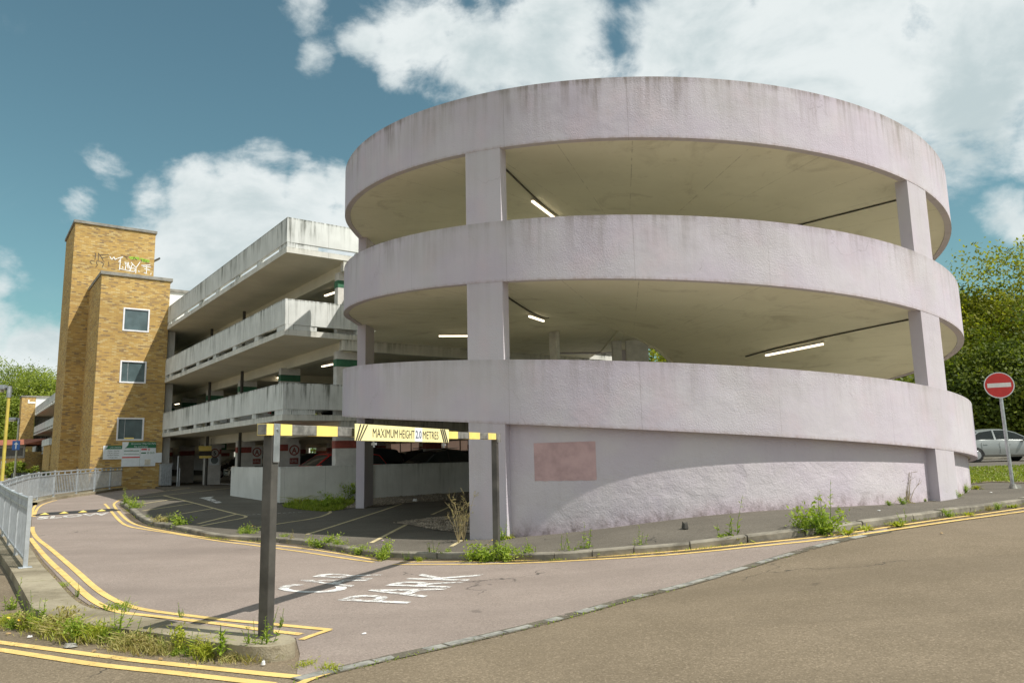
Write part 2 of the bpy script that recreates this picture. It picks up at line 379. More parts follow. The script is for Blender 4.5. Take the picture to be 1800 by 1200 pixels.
# ------------------------------------------------------------------ ground height
CTRL = [(0, 0, 0), (-3, 2, 0), (3, 2, .02), (-2.4, 7, -.1), (-7.6, 11.4, -.1), (-5, 9.5, -.12), (-.9, 14.9, -.19), (1.46, 14.6, .05), (3.15, 14.1, .29), (5.3, 14.2, .38),
        (9, 15.9, .37), (11.3, 16.7, .48), (9.3, 13.4, .37), (6, 8, .2), (10, 8, .3), (4.2, 10.8, .2), (1.8, 11.5, -.02), (-2, 13.1, -.2), (-4.9, 23.9, -.05),
        (-7.6, 25, .05), (-14, 22, 0), (-10.5, 19, -.05), (-16, 36, .2), (-19, 40, .2), (-19, 31, .12), (4, 22.6, .15), (16, 24, .56), (18, 30, .68), (24, 36, .72), (0, 8, -.06),
        (-8, 5, -.1), (-9.5, 9, -.2), (-17, 18, -.15), (-30, 30, 0), (-35, 60, .1), (0, -20, 0), (-20, -10, -.05), (20, -10, .3), (20, 14, .5), (0, 45, .2), (45, 60, .8), (-70, 130, .3), (60, 20, .8)]
_P = np.array(CTRL, float); _c2 = 2.5 ** 2
def _phi(a, b): return np.sqrt(((a[:, None, :] - b[None, :, :]) ** 2).sum(-1) + _c2)
_A = _phi(_P[:, :2], _P[:, :2]); _n = len(_P)
_S = np.zeros((_n + 1, _n + 1)); _S[:_n, :_n] = _A - np.eye(_n) * .15; _S[:_n, _n] = 1; _S[_n, :_n] = 1
_w = np.linalg.solve(_S, np.append(_P[:, 2], 0))
def gz(xy):
    xy = np.atleast_2d(np.asarray(xy, float)); z = _phi(xy, _P[:, :2]) @ _w[:_n] + _w[_n]
    r = np.hypot(xy[:, 0], xy[:, 1] - 15); k = np.clip((r - 70) / 70, 0, 1); k = k * k * (3 - 2 * k)
    return z * (1 - k) + .3 * k
def G(x, y): return float(gz([(x, y)])[0])
def gp(px, py, off=0.):                       # point of the ground seen in that direction
    d = ray(px, py); z = 0.
    for _ in range(30):
        t = (z + off - EYE) / d.z; z += .6 * (G(d.x * t, d.y * t) - z)
    t = (z + off - EYE) / d.z
    return Vector((d.x * t, d.y * t, z + off))
def gl(pts, off=0.): return [gp(x, y, off) for x, y in pts]
KH = .10                                      # pavement above road
def smooth_pts(P, it=2):
    P = [Vector((p[0], p[1], 0)) for p in P]
    for _ in range(it):
        Q = [P[0]]
        for a, b in zip(P, P[1:]): Q += [a.lerp(b, .25), a.lerp(b, .75)]
        P = Q + [P[-1]]
    return P
def drape(name, poly, off, mat, grid=1., skirt=0, parent=None, side_mat=None):
    bm = bmesh.new(); vs = [bm.verts.new((p[0], p[1], 0)) for p in poly]
    f = bm.faces.new(vs); bm.normal_update()
    if f.normal.z < 0: f.normal_flip()
    bmesh.ops.triangulate(bm, faces=bm.faces[:])
    xs = [p[0] for p in poly]; ys = [p[1] for p in poly]
    for ax, lo, hi in ((0, min(xs), max(xs)), (1, min(ys), max(ys))):
        q = math.floor(lo / grid) * grid + grid
        while q < hi:
            co = [0, 0, 0]; co[ax] = q; no = [0, 0, 0]; no[ax] = 1
            bmesh.ops.bisect_plane(bm, geom=bm.verts[:] + bm.edges[:] + bm.faces[:], plane_co=co, plane_no=no); q += grid
    bmesh.ops.triangulate(bm, faces=bm.faces[:])
    bmesh.ops.remove_doubles(bm, verts=bm.verts[:], dist=1e-4)
    bm.normal_update()
    for f in bm.faces:
        if f.normal.z < 0: f.normal_flip()
    bm.verts.ensure_lookup_table()
    zz = gz([(v.co.x, v.co.y) for v in bm.verts]) + off
    for v, z in zip(bm.verts, zz): v.co.z = z
    if skirt:
        be = [e for e in bm.edges if e.is_boundary]
        r = bmesh.ops.extrude_edge_only(bm, edges=be)
        for v in [g for g in r['geom'] if isinstance(g, bmesh.types.BMVert)]: v.co.z -= skirt
        if side_mat:
            for f in [g for g in r['geom'] if isinstance(g, bmesh.types.BMFace)]: f.material_index = 1
        bmesh.ops.recalc_face_normals(bm, faces=bm.faces[:])
    me = D.meshes.new(name); bm.to_mesh(me); bm.free(); me.materials.append(mat)
    if side_mat: me.materials.append(side_mat)
    o = D.objects.new(name, me); COL.objects.link(o)
    if parent: o.parent = parent
    return o
def resample(P, step):
    out = [Vector((P[0][0], P[0][1], 0))]
    for a, b in zip(P, P[1:]):
        a = Vector((a[0], a[1], 0)); b = Vector((b[0], b[1], 0)); L = (b - a).length; k = max(1, int(L / step))
        for i in range(k): out.append(a.lerp(b, (i + 1) / k))
    return out
def stripe(mb, P, w, off, closed=False, step=.4, m=0, h=0):
    P = resample(P, step); n = len(P); bi = None; prev = None
    for i, p in enumerate(P):
        d = (P[min(i + 1, n - 1)] - P[max(i - 1, 0)]); d.z = 0; d.normalize(); s = Vector((-d.y, d.x, 0)) * w / 2
        a, b = p + s, p - s
        cur = (mb.vert(a.x, a.y, G(a.x, a.y) + off), mb.vert(b.x, b.y, G(b.x, b.y) + off))
        if prev: mb.face((prev[0], prev[1], cur[1], cur[0]), m)
        prev = cur
def text_mesh(s, size=1., width=1., bold=0.):
    c = D.curves.new('lettering', 'FONT'); c.body = s; c.size = size; c.align_x = 'CENTER'; c.align_y = 'CENTER'; c.offset = bold; c.resolution_u = 3
    o = D.objects.new('lettering', c); COL.objects.link(o)
    dg = bpy.context.evaluated_depsgraph_get(); me = o.evaluated_get(dg).to_mesh()
    V = [(v.co.x * width, v.co.y) for v in me.vertices]; Fc = [tuple(p.vertices) for p in me.polygons]
    o.evaluated_get(dg).to_mesh_clear(); D.objects.remove(o); D.curves.remove(c)
    return V, Fc
def add_text(mb, s, T, size, width=1., bold=0., m=0):
    V, Fc = text_mesh(s, size, width, bold); b = len(mb.v)
    mb.v += [tuple(T @ Vector((x, y, 0))) for x, y in V]
    for f in Fc: mb.face([b + i for i in f], m)
def add_disc(mb, T, r, n=32, m=0, r_in=0, z=0):
    b = len(mb.v)
    if r_in:
        for i in range(n):
            a = 2 * pi * i / n; mb.v.append(tuple(T @ Vector((r * cos(a), r * sin(a), z)))); mb.v.append(tuple(T @ Vector((r_in * cos(a), r_in * sin(a), z))))
        for i in range(n):
            j = (i + 1) % n; mb.face((b + 2 * i, b + 2 * j, b + 2 * j + 1, b + 2 * i + 1), m)
    else:
        for i in range(n):
            a = 2 * pi * i / n; mb.v.append(tuple(T @ Vector((r * cos(a), r * sin(a), z))))
        mb.face([b + i for i in range(n)], m)
def add_poly(mb, T, pts, m=0, z=0):
    b = len(mb.v); mb.v += [tuple(T @ Vector((x, y, z))) for x, y in pts]; mb.face(range(b, b + len(pts)), m)
# ------------------------------------------------------------------ world, sun
SUN = Vector((.90, -.436, 0)).normalized() * cos(radians(52.5)) + Vector((0, 0, sin(radians(52.5))))
W = D.worlds.new('World'); scene.world = W; W.use_nodes = True
def build_world():
    t = W.node_tree; t.nodes.clear(); N = t.nodes.new; Lk = t.links.new
    def mth(op, a, b=0., clamp=False):
        x = N('ShaderNodeMath'); x.operation = op; x.use_clamp = clamp
        for i, q in enumerate((a, b)):
            if isinstance(q, (int, float)): x.inputs[i].default_value = q
            else: Lk(q, x.inputs[i])
        return x.outputs[0]
    def mr(v, a, b, c=0., d=1., ty='SMOOTHSTEP'):
        x = N('ShaderNodeMapRange'); x.interpolation_type = ty; Lk(v, x.inputs[0])
        for i, q in enumerate((a, b, c, d)): x.inputs[i + 1].default_value = q
        return x.outputs[0]
    def mix(f, a, b, mode='MIX'):
        x = N('ShaderNodeMix'); x.data_type = 'RGBA'; x.blend_type = mode
        for i, q in ((0, f), (6, a), (7, b)):
            if isinstance(q, tuple): x.inputs[i].default_value = (*q, 1)
            elif isinstance(q, (int, float)): x.inputs[i].default_value = q
            else: Lk(q, x.inputs[i])
        return x.outputs[2]
    sky = N('ShaderNodeTexSky'); sky.sky_type = 'NISHITA'; sky.sun_disc = False
    sky.sun_elevation = radians(52.5); sky.sun_rotation = atan2(SUN.x, SUN.y); sky.air_density = 1.2; sky.dust_density = .6; sky.ozone_density = 2.2
    tc = N('ShaderNodeTexCoord').outputs['Generated']
    nv = N('ShaderNodeVectorMath'); nv.operation = 'NORMALIZE'; Lk(tc, nv.inputs[0]); dirv = nv.outputs[0]
    def noise(v, sc, det=8, rough=.58, off=(0, 0, 0), dist=0.):
        m_ = N('ShaderNodeMapping'); Lk(v, m_.inputs[0]); m_.inputs['Location'].default_value = off; m_.inputs['Scale'].default_value = (sc, sc, sc * 1.5)
        x = N('ShaderNodeTexNoise'); Lk(m_.outputs[0], x.inputs['Vector']); x.inputs['Scale'].default_value = 1; x.inputs['Detail'].default_value = det; x.inputs['Roughness'].default_value = rough; x.inputs['Distortion'].default_value = dist
        return x.outputs['Fac']
    def blobs(lst, lift):
        acc = None
        for px, py, r, st in lst:
            d = ray(px, py).normalized(); d = (d + Vector((0, 0, lift))).normalized()
            v = N('ShaderNodeVectorMath'); v.operation = 'DISTANCE'; Lk(dirv, v.inputs[0]); v.inputs[1].default_value = d
            f = mr(v.outputs['Value'], r / 1500. * 1.45, 0., 0., st)
            acc = f if acc is None else mth('MAXIMUM', acc, f)
        for vx, vy, vz, r in FILL_CLOUDS:
            v = N('ShaderNodeVectorMath'); v.operation = 'DISTANCE'; Lk(dirv, v.inputs[0]); v.inputs[1].default_value = Vector((vx, vy, vz)).normalized()
            acc = mth('MAXIMUM', acc, mr(v.outputs['Value'], r, r * .3, 0., 1.12))
        return acc
    FILL_CLOUDS = [(-.75, -.6, .3, .85), (0, -1, .35, .9), (.75, -.6, .35, .8), (-1, .0, .25, .42), (-.5, -.5, .9, .75), (.35, -.25, 1., .75), (1, -.05, .5, .5)]   # unseen clouds added beside, behind and overhead to raise the fill light
    big = [(1500, 10, 330, 1.05), (1250, 60, 190, 1.), (1700, 150, 200, .95), (1180, 100, 100, .9), (1350, 170, 150, .8), (1640, 215, 70, .7), (1800, 60, 230, 1.), (1900, 200, 160, .9),
           (960, 60, 150, 1.), (850, 90, 120, .9), (760, 40, 110, .78), (900, 140, 70, .7), (690, 110, 60, .52),
           (450, 350, 112, 1.02), (345, 350, 88, .95), (545, 362, 105, 1.), (340, 420, 120, .95), (440, 440, 170, 1.), (600, 335, 75, .85), (275, 350, 60, .7), (330, 500, 90, .8), (620, 380, 120, .9),
           (190, 290, 56, .62), (145, 345, 42, .56), (240, 240, 36, .44), (555, 105, 50, .44), (530, 15, 60, .42), (640, 85, 60, .42),
           (40, 620, 110, 1.), (90, 650, 90, .95), (0, 590, 70, .8), (0, 510, 40, .62), (-60, 630, 160, 1.05), (1770, 365, 60, .72), (1810, 395, 70, .7), (1740, 340, 30, .4)]
    n1 = noise(dirv, 5.2, 10, .6, (3.1, 1.7, .4), .35); n2 = noise(dirv, 15., 8, .6, (7, 2, 1), .2)
    nn = mth('ADD', mth('MULTIPLY', n1, .68), mth('MULTIPLY', n2, .32))
    den = mth('ADD', blobs(big, 0.), mth('MULTIPLY', mth('SUBTRACT', nn, .5), 2.7))
    wisp = mth('MULTIPLY', mr(noise(dirv, 3., 9, .65, (1, 5, 2), .8), .5, .75), .14)
    cov = mth('ADD', mr(den, .28, .74), wisp, True)
    # darker undersides: lower part of each cloud is thicker along the line of sight to the sun
    up = N('ShaderNodeVectorMath'); up.operation = 'ADD'; Lk(dirv, up.inputs[0]); up.inputs[1].default_value = (.03, -.01, .07)
    n3 = noise(up.outputs[0], 5.2, 6, .6, (3.1, 1.7, .4), .35)
    sh = mr(mth('ADD', mth('MULTIPLY', mth('SUBTRACT', n3, .5), 1.6), mth('MULTIPLY', den, .35)), .08, .62, 0., 1.)
    cloud = mix(mth('MULTIPLY', sh, .8), (7.9, 8.4, 8.4), (4.5, 5.5, 5.7))
    tint = mix(1., sky.outputs[0], (.60, .98, .82), 'MULTIPLY')
    hs = N('ShaderNodeHueSaturation'); hs.inputs['Saturation'].default_value = .86; hs.inputs['Value'].default_value = 1.0; Lk(tint, hs.inputs['Color'])
    col = mix(mth('MULTIPLY', cov, .97), hs.outputs[0], cloud)
    bg = N('ShaderNodeBackground'); Lk(col, bg.inputs[0]); bg.inputs[1].default_value = .1
    o = N('ShaderNodeOutputWorld'); Lk(bg.outputs[0], o.inputs[0])
build_world()
sl = D.lights.new('sun', 'SUN'); sl.energy = 5.0; sl.angle = radians(.53); sl.color = (1., .955, .88)
so = D.objects.new('sun', sl); COL.objects.link(so); so.rotation_euler = (-SUN).to_track_quat('-Z', 'Y').to_euler(); so.location = (20, -10, 40)
scene.view_settings.view_transform = 'Standard'; scene.view_settings.look = 'None'; scene.view_settings.exposure = .08; scene.view_settings.gamma = 1
try: scene.cycles.max_bounces = 10; scene.cycles.diffuse_bounces = 6; scene.cycles.transparent_max_bounces = 24
except Exception: pass

# ------------------------------------------------------------------ building frame
C2 = Vector((-7.75, 24.9)); U2 = Vector((-.596, .803)).normalized(); V2 = Vector((U2.y, -U2.x))
BROT = atan2(V2.y, V2.x)
def bp(k, s): return C2 + U2 * k + V2 * s            # k metres along the long facade, s metres along the end facade
CX, CY, R = 3.7184, 22.6142, 8.7087
SL = .6219                                            # fall of the helical ramp per radian
def cyl(th, r): return (CX + r * sin(th), CY - r * cos(th))

# ------------------------------------------------------------------ ground sheets
def lin(a, b, s):
    n_ = int(round((b - a) / s)); return [a + i * s for i in range(n_ + 1)]
xs = [-700, -450, -300, -200, -150, -110, -85, -65, -50, -40, -34] + lin(-30, 34, .5) + [38, 45, 55, 70, 90, 120, 170, 250, 400, 700]
ys = [-120, -60, -30, -15, -8] + lin(-4, 44, .5) + [46, 50, 55, 62, 70, 80, 95, 115, 140, 180, 250, 350, 500, 800, 1200]
gm = MB(); xy = [(x, y) for y in ys for x in xs]; zz = gz(xy)
gm.v = [(x, y, z) for (x, y), z in zip(xy, zz)]; nx = len(xs)
for j in range(len(ys) - 1):
    for i in range(nx - 1): gm.face((j * nx + i, j * nx + i + 1, (j + 1) * nx + i + 1, (j + 1) * nx + i))
road = tag(gm.build('road', M['road'], smooth='all'), kind='structure')

KPX = [(213, 882), (233, 895), (247, 908), (267, 917), (298, 921.5), (328, 927.5), (357, 934.5), (390, 940), (452, 942.5), (486, 944.5), (542, 949), (601, 960), (655, 968.5), (700, 970.5), (760, 971.5), (833, 972), (900, 973.5), (967, 973),
       (1033, 968.5), (1100, 963), (1200, 955.5), (1300, 944), (1400, 932), (1500, 919), (1600, 905.5), (1700, 890), (1800, 876)]
KW = [p.xy for p in gl(KPX, KH)]
KW += [KW[-1] + (KW[-1] - KW[-2]) * 1., KW[-1] + (KW[-1] - KW[-2]) * 3 + Vector((0, .8)), KW[-1] + (KW[-1] - KW[-2]) * 8 + Vector((0, 3.))]
KW = [p.xy for p in smooth_pts(KW, 2)]
kend = KW[-1]
back = [Vector((kend.x + 2, kend.y + 8)), Vector((17, 22.5)), Vector((13, 23.5)), bp(-2, 20), bp(0, 20), bp(118, 20), bp(118, 0.5), bp(28, -.2), bp(18.4, -.2)] + [p.xy for p in gl([(300, 862), (262, 868.5), (236, 874), (218, 878)], KH)]
pav = tag(drape('pavement', KW + back, KH, M['tarmac'], .5, skirt=.2), kind='structure')
# kerbstones along the pavement edge
km = MB(); RS = resample(KW, .2); acc = 0; off_in = []
for i, p in enumerate(RS):
    d = RS[min(i + 1, len(RS) - 1)] - RS[max(i - 1, 0)]; d.normalize(); nrm = Vector((-d.y, d.x, 0)); off_in.append((p - nrm * .03, p + nrm * .115))
k0 = 0
while k0 < len(RS) - 5:
    k1 = min(k0 + 4, len(RS) - 1); jz = rnd.uniform(-.006, .006); jo = rnd.uniform(-.006, .006)
    prev = None
    for i in range(k0, k1 + 1):
        a, b = off_in[i]; t = 0
        if i == k0: a = a.lerp(off_in[i + 1][0], .05); b = b.lerp(off_in[i + 1][1], .05)
        if i == k1: a = a.lerp(off_in[i - 1][0], .05); b = b.lerp(off_in[i - 1][1], .05)
        dn = (a - b).normalized(); a = a + dn * jo
        ga = G(a.x, a.y); gb = G(b.x, b.y)
        cur = [km.vert(a.x, a.y, ga - .1), km.vert(a.x, a.y, ga + KH - .012 + jz), km.vert(a.x - dn.x * .018, a.y - dn.y * .018, ga + KH + .008 + jz), km.vert(b.x, b.y, gb + KH + .008 + jz), km.vert(b.x, b.y, gb - .1)]
        if prev:
            for q in range(4): km.face((prev[q], cur[q], cur[q + 1], prev[q + 1]))
        else: km.face(cur)
        prev = cur
    km.face(prev[::-1]); k0 = k1
tag(km.build('kerb', M['kerb']), kind='structure')

# entrance road: pinkish surface between the setts and the kerb
SETT = [(520, 1196), (600, 1176), (667, 1160), (733, 1146), (800, 1131), (860, 1117), (920, 1103), (1000, 1082.5), (1100, 1053.5), (1200, 1029.5), (1310, 997), (1400, 970), (1490, 947), (1560, 934)]
SW = smooth_pts([p for p in gl(SETT)], 2)
ERL = [(1560, 925), (1480, 935), (1400, 945), (1300, 957), (1200, 968), (1100, 977), (1000, 984), (900, 988), (760, 986), (690, 985), (640, 978), (542, 960), (420, 946), (330, 935), (280, 926), (240, 914), (216, 898), (206, 886), (222, 876), (262, 868), (300, 861)]
ERR = [(240, 857.5), (191, 864), (142, 871), (100, 877), (77, 881), (62, 888), (57, 900), (55, 930), (55, 955), (75, 985), (100, 1012), (130, 1045), (160, 1066), (230, 1078), (330, 1096), (430, 1114), (520, 1122), (527, 1150)]
er = [p.xy for p in SW] + [p.xy for p in gl(ERL)] + [p.xy for p in gl(ERR)]
eroad = tag(drape('entrance_road', er, .006, M['road2'], .5), kind='structure')
# granite setts flush with the road
sm_ = MB(); sp_ = resample(SW, .02); i = 0
while i < len(sp_) - 20:
    L = int(rnd.uniform(9, 17)); j = min(i + L, len(sp_) - 1)
    a, b = sp_[i], sp_[j]; d = (b - a).normalized(); s = Vector((-d.y, d.x, 0)); w = rnd.uniform(.042, .06)
    fade = (len(sp_) - i) * .02
    if rnd.random() > .16 + .3 * (i > len(sp_) * .72) + .2 * (sin(i * .011) > .6):
        o = s * rnd.uniform(-.012, .012); zt = rnd.uniform(.0065, .0095)
        q = [a + d * .012 - s * w + o, b - d * .012 - s * w + o, b - d * .012 + s * w + o, a + d * .012 + s * w + o]
        bi = len(sm_.v); h = [G(p.x, p.y) for p in q]
        for p, hh in zip(q, h): sm_.v.append((p.x, p.y, hh - .05))
        for p, hh in zip(q, h): sm_.v.append((p.x + rnd.uniform(-.006, .006), p.y + rnd.uniform(-.006, .006), hh + zt + .004))
        sm_.face((bi + 4, bi + 5, bi + 6, bi + 7))
        for k in range(4): sm_.face((bi + k, bi + (k + 1) % 4, bi + 4 + (k + 1) % 4, bi + 4 + k))
    i = j
tag(sm_.build('road_setts', M['sett']), kind='structure')
# dark joint under the setts
jm = MB(); stripe(jm, SW, .17, .0085, step=.25); jm.build('sett_joint', mat_line('sett_joint_dirt', (.15, .135, .10), .48, .95), eroad)

# ------------------------------------------------------------------ yellow and white markings
def lines(lst, w, off, name, mat, parent, sm=2):
    for P in lst:
        mb = MB(); stripe(mb, smooth_pts(gl(P, 0), sm), w, off, step=.2); mb.build(name, mat, parent)
YL = [[(57, 926), (57, 935), (66, 948), (87, 963), (108, 981), (133, 1003), (173, 1040), (213, 1062), (253, 1073), (333, 1083), (400, 1091), (480, 1098), (580, 1108)],
      [(53, 946), (87, 987), (110, 1008), (133, 1030), (167, 1060), (207, 1077), (255, 1082), (300, 1087), (400, 1099), (453, 1107), (530, 1116)],
      [(57, 908), (58, 893), (66, 885), (79, 881.5), (93, 878), (120, 874), (150, 870)], [(60, 908), (63, 898), (68, 891), (76, 886), (90, 881.5), (100, 879)],
      [(184, 885.5), (190, 892), (198, 902), (208, 914), (222, 925), (256, 931), (306, 938), (340, 944), (390, 952), (440, 958), (481, 963.5), (542, 971.5), (615, 983), (657, 988.5)],
      [(232, 872.5), (212, 878), (199, 885), (202, 892), (209, 900), (220, 912), (234, 921), (260, 928), (290, 933.5), (323, 939.5), (373, 946), (420, 951), (481, 958.5), (542, 965), (615, 976), (670, 986.5)],
      [(703, 988), (760, 988), (833, 987), (920, 985.5), (1033, 980), (1120, 974.5), (1200, 968.5), (1333, 955.5), (1467, 942.5), (1600, 922), (1700, 907.5), (1800, 893), (1900, 879)],
      [(690, 992.5), (760, 992.5), (833, 992), (920, 990), (1033, 984.5), (1120, 979.5), (1200, 974), (1333, 961), (1467, 948), (1600, 928), (1700, 913), (1800, 899), (1900, 885)]]
for i, P in enumerate(YL):
    lines([P], .092 if i < 2 else .08, .0125, 'yellow_line', M['yellow'], eroad)
YF = [[(-60, 1122), (0, 1129), (67, 1138), (150, 1149), (233, 1160), (300, 1167), (413, 1179), (470, 1185), (545, 1192)], [(-60, 1134), (0, 1142), (83, 1155), (167, 1168), (250, 1177), (300, 1182), (413, 1195), (480, 1203)]]
lines(YF, .098, .0065, 'yellow_line', M['yellow'], road)
lines([[(578, 1183), (553, 1191), (520, 1206)]], .075, .0105, 'yellow_line', M['yellow'], road, 0)
lines([[(580, 1108), (550, 1118), (529, 1126)]], .075, .0145, 'yellow_line', M['yellow'], eroad, 0)
def ground_text(s, pa, pb, h_scale, off, name, mat, parent, width=1., up=None, bold=.02):
    """letters between two ground points; up = ground direction of the letter tops"""
    V, Fc = text_mesh(s, 1., 1., bold); w = max(v[0] for v in V) - min(v[0] for v in V); mn = min(v[0] for v in V)
    A = Vector(pa[:2]); B = Vector(pb[:2]); mb = MB(); ylo = min(v[1] for v in V); yhi = max(v[1] for v in V)
    upv = Vector(up)
    for x, y in V:
        q = A + (B - A) * ((x - mn) / w) + upv * ((y - ylo) / (yhi - ylo) * h_scale); mb.v.append((q.x, q.y, 0))
    z = gz([(v[0], v[1]) for v in mb.v]); mb.v = [(v[0], v[1], zz_ + off) for v, zz_ in zip(mb.v, z)]
    for f in Fc: mb.face(f)
    return mb.build(name, mat, parent)
a, b = gp(715, 1062), gp(850, 1010); t_ = gp(592, 1056)
ground_text('PARK', a, b, (t_ - a).xy.length, .0135, 'park_lettering', M['white_line'], eroad, up=(t_ - a).xy.normalized(), bold=.010)
a, b = gp(586, 1045), gp(675, 1010); t_ = gp(470, 1039)
ground_text('CAR', a, b, (t_ - a).xy.length, .0135, 'car_lettering', M['white_line'], eroad, up=(t_ - a).xy.normalized(), bold=.010)
a, b = gp(64, 913), gp(193, 905); t_ = gp(68, 908.3)
ground_text('SLOW', a, b, (t_ - a).xy.length * 1.0, .0135, 'slow_lettering', M['slowp'], eroad, up=(t_ - a).xy.normalized(), bold=.03)
BAY = [[(287, 875), (340, 889), (375, 899), (415, 909.5), (430, 912.5), (433, 914.5), (428, 917), (400, 922), (353, 931.5)], [(415, 909.8), (347, 927.8)], [(307, 881.5), (268, 887.5), (240, 892)], [(338, 890), (293, 897), (250, 903.5)], [(375, 899), (330, 907), (284, 915.5)],
       [(240, 879.5), (265, 877.5), (287, 875), (330, 870), (405, 861)], [(234, 872.5), (280, 868), (335, 861)],
       [(498, 892), (540, 897), (567, 901), (580, 904), (581, 907.5), (557, 917), (486, 928), (443, 936)], [(567, 901.5), (589, 897)], [(718, 886), (640, 914), (540, 947)], [(823, 881), (759, 911)], [(722, 925.5), (690, 942), (652, 963)], [(812, 958), (793, 970)]]
for P in BAY:
    lines([P], .09, KH + .007, 'bay_line', M['bay'], pav, 1)
ar = MB(); ap = [gp(x, y, KH + .007) for x, y in [(350, 874.5), (377, 872), (370, 874.5), (390, 882.5), (380, 884), (360, 877)]]
ar.v = [(p.x, p.y, G(p.x, p.y) + KH + .007) for p in ap]; ar.face((0, 1, 2)); ar.face((0, 2, 3, 4, 5)); ar.build('direction_arrow', M['slowp'], pav)
dm = MB()
for x in range(425, 525, 9):
    stripe(dm, gl([(x, 905.5 - (x - 425) * .055), (x + 6, 905.1 - (x - 425) * .055)], KH), .05, KH + .007)
dm.build('faint_lettering', M['slowp'], pav)

dm = MB(); KS = KW[6:]
stripe(dm, [p - Vector((-(KW[min(i + 7, len(KW) - 1)] - KW[i + 5]).y, (KW[min(i + 7, len(KW) - 1)] - KW[i + 5]).x)).normalized() * .11 for i, p in enumerate(KS)], .26, .0095, step=.3); dm.build('gutter_dirt', mat_line('gutter_dirt', (.12, .095, .06), .50, .95), road)
# ------------------------------------------------------------------ concrete island / plinth under the guardrail
PLR = [(-140, 842), (-60, 880), (20, 928), (55, 962), (70, 990), (98, 1018), (126, 1050), (150, 1066), (190, 1074), (233, 1080), (300, 1090), (375, 1101), (432, 1108), (489, 1112), (510, 1116), (521, 1123), (516, 1129), (498, 1133), (464, 1136.5), (425, 1134.5)]
PLL = [(362, 1126), (300, 1115), (230, 1106), (167, 1098), (117, 1089), (75, 1078), (57, 1068), (42, 1040), (19, 1000), (0, 972), (-40, 940), (-100, 895), (-180, 848)]
pl = [p.xy for p in smooth_pts(gl(PLR + PLL[:4], .13), 2)] + [p.xy for p in gl(PLL[4:], .13)]
plo = tag(drape('concrete_plinth', pl, .13, M['plinth'], .5, skirt=.3), kind='structure')
bv = plo.modifiers.new('bevel', 'BEVEL'); bv.width = .02; bv.segments = 2; bv.limit_method = 'ANGLE'; bv.angle_limit = radians(60)
# kerb below the distant guardrail
fk = MB(); FK = [(49, 884), (60, 879.5), (77, 875.5), (105, 871.5), (142, 867), (191, 859.5), (245, 853.5), (300, 848)]
P = resample(gl(FK, .1), .5)
prev = None
for i, p in enumerate(P):
    d = (P[min(i + 1, len(P) - 1)] - P[max(i - 1, 0)]); d.z = 0; d.normalize(); s = Vector((-d.y, d.x, 0))
    a = p - s * .3; b = p + s * .5; g = G(p.x, p.y); cur = [fk.vert(a.x, a.y, g - .1), fk.vert(a.x, a.y, g + .12), fk.vert(b.x, b.y, g + .12), fk.vert(b.x, b.y, g - .1)]
    if prev:
        for q in range(3): fk.face((prev[q], cur[q], cur[q + 1], prev[q + 1]))
    prev = cur
tag(fk.build('far_kerb', M['plinth']), kind='structure')

# verge, far road, gravel
_f = gp(1705, 822, KH).xy; _d = Vector((1, -.05)).normalized()
vg = [p.xy for p in gl([(1560, 842), (1706, 851), (1745, 847), (1800, 849), (1950, 856)], KH)] + [_f + _d * 14, _f + _d * 4, _f, _f - _d * 9]
verge = tag(drape('grass_verge', vg, KH + .012, M['soil'], .5), kind='structure')
fr = [p.xy for p in gl([(1300, 819), (1500, 820.5), (1705, 822), (1800, 823.4), (1950, 826), (2200, 832)], KH)]
dv = Vector((1, -.05)).normalized(); nv_ = Vector((-dv.y, dv.x)); fr = [fr[2] + dv * q for q in (-10, -5, 0, 3, 12, 30)]

if nv_.y < 0: nv_ = -nv_
froad = tag(drape('far_road', fr + [q + nv_ * 9.5 for q in fr[::-1]], KH + .006, M['tarmac'], 1.), kind='structure')
fe = MB(); stripe(fe, [q + nv_ * 9.2 for q in fr], .15, KH + .014, step=1.); fe.build('edge_line', M['purewhite'], froad)
fpv = tag(drape('far_pavement', [q + nv_ * 9.5 for q in fr] + [q + nv_ * 12.5 for q in fr[::-1]], KH + .12, M['kerb'], 1., skirt=.2), kind='structure')
gbm = [p.xy for p in gl([(591, 888), (606, 894), (655, 891), (718, 884), (775, 881), (840, 880), (900, 880), (900, 862), (840, 866), (655, 869), (600, 872)], KH)]
gpatch = [p.xy for p in gl([(690, 919.5), (725, 914.5), (762, 910), (800, 907.5), (850, 905), (850, 938), (800, 936), (762, 931), (725, 924)], KH)]
for nm, poly, cnt in (('gravel_strip', gbm, 1500), ('gravel_patch', gpatch, 2200)):
    mb = MB(); g0 = drape(nm + '_bed', poly, KH + .014, M['gravel'], .5)
    me = g0.data; bmx = bmesh.new(); bmx.from_mesh(me); fs = list(bmx.faces); wts = [f.calc_area() for f in fs]
    for _ in range(cnt):
        f = rnd.choices(fs, wts)[0]; q = [v.co for v in f.verts]; a_, b_ = rnd.random(), rnd.random()
        if a_ + b_ > 1: a_, b_ = 1 - a_, 1 - b_
        P = q[0] + (q[1] - q[0]) * a_ + (q[2] - q[0]) * b_; r = rnd.uniform(.015, .04); bi = len(mb.v)
        for dx, dy, dz in ((1, 0, 0), (0, 1, 0), (-1, 0, 0), (0, -1, 0), (0, 0, .7)):
            mb.v.append((P.x + r * dx * rnd.uniform(.6, 1.2), P.y + r * dy * rnd.uniform(.6, 1.2), P.z + r * dz + .004))
        for i in range(4): mb.face((bi + i, bi + (i + 1) % 4, bi + 4))
    bmx.free(); so_ = mb.build(nm, M['stone']); g0.parent = so_; g0['kind'] = 'stuff'
    tag(so_, 'loose brown gravel lying beside the parking bays under the ramp' if 'patch' in nm else 'strip of brown gravel along the foot of the low white wall', 'gravel', kind='stuff')
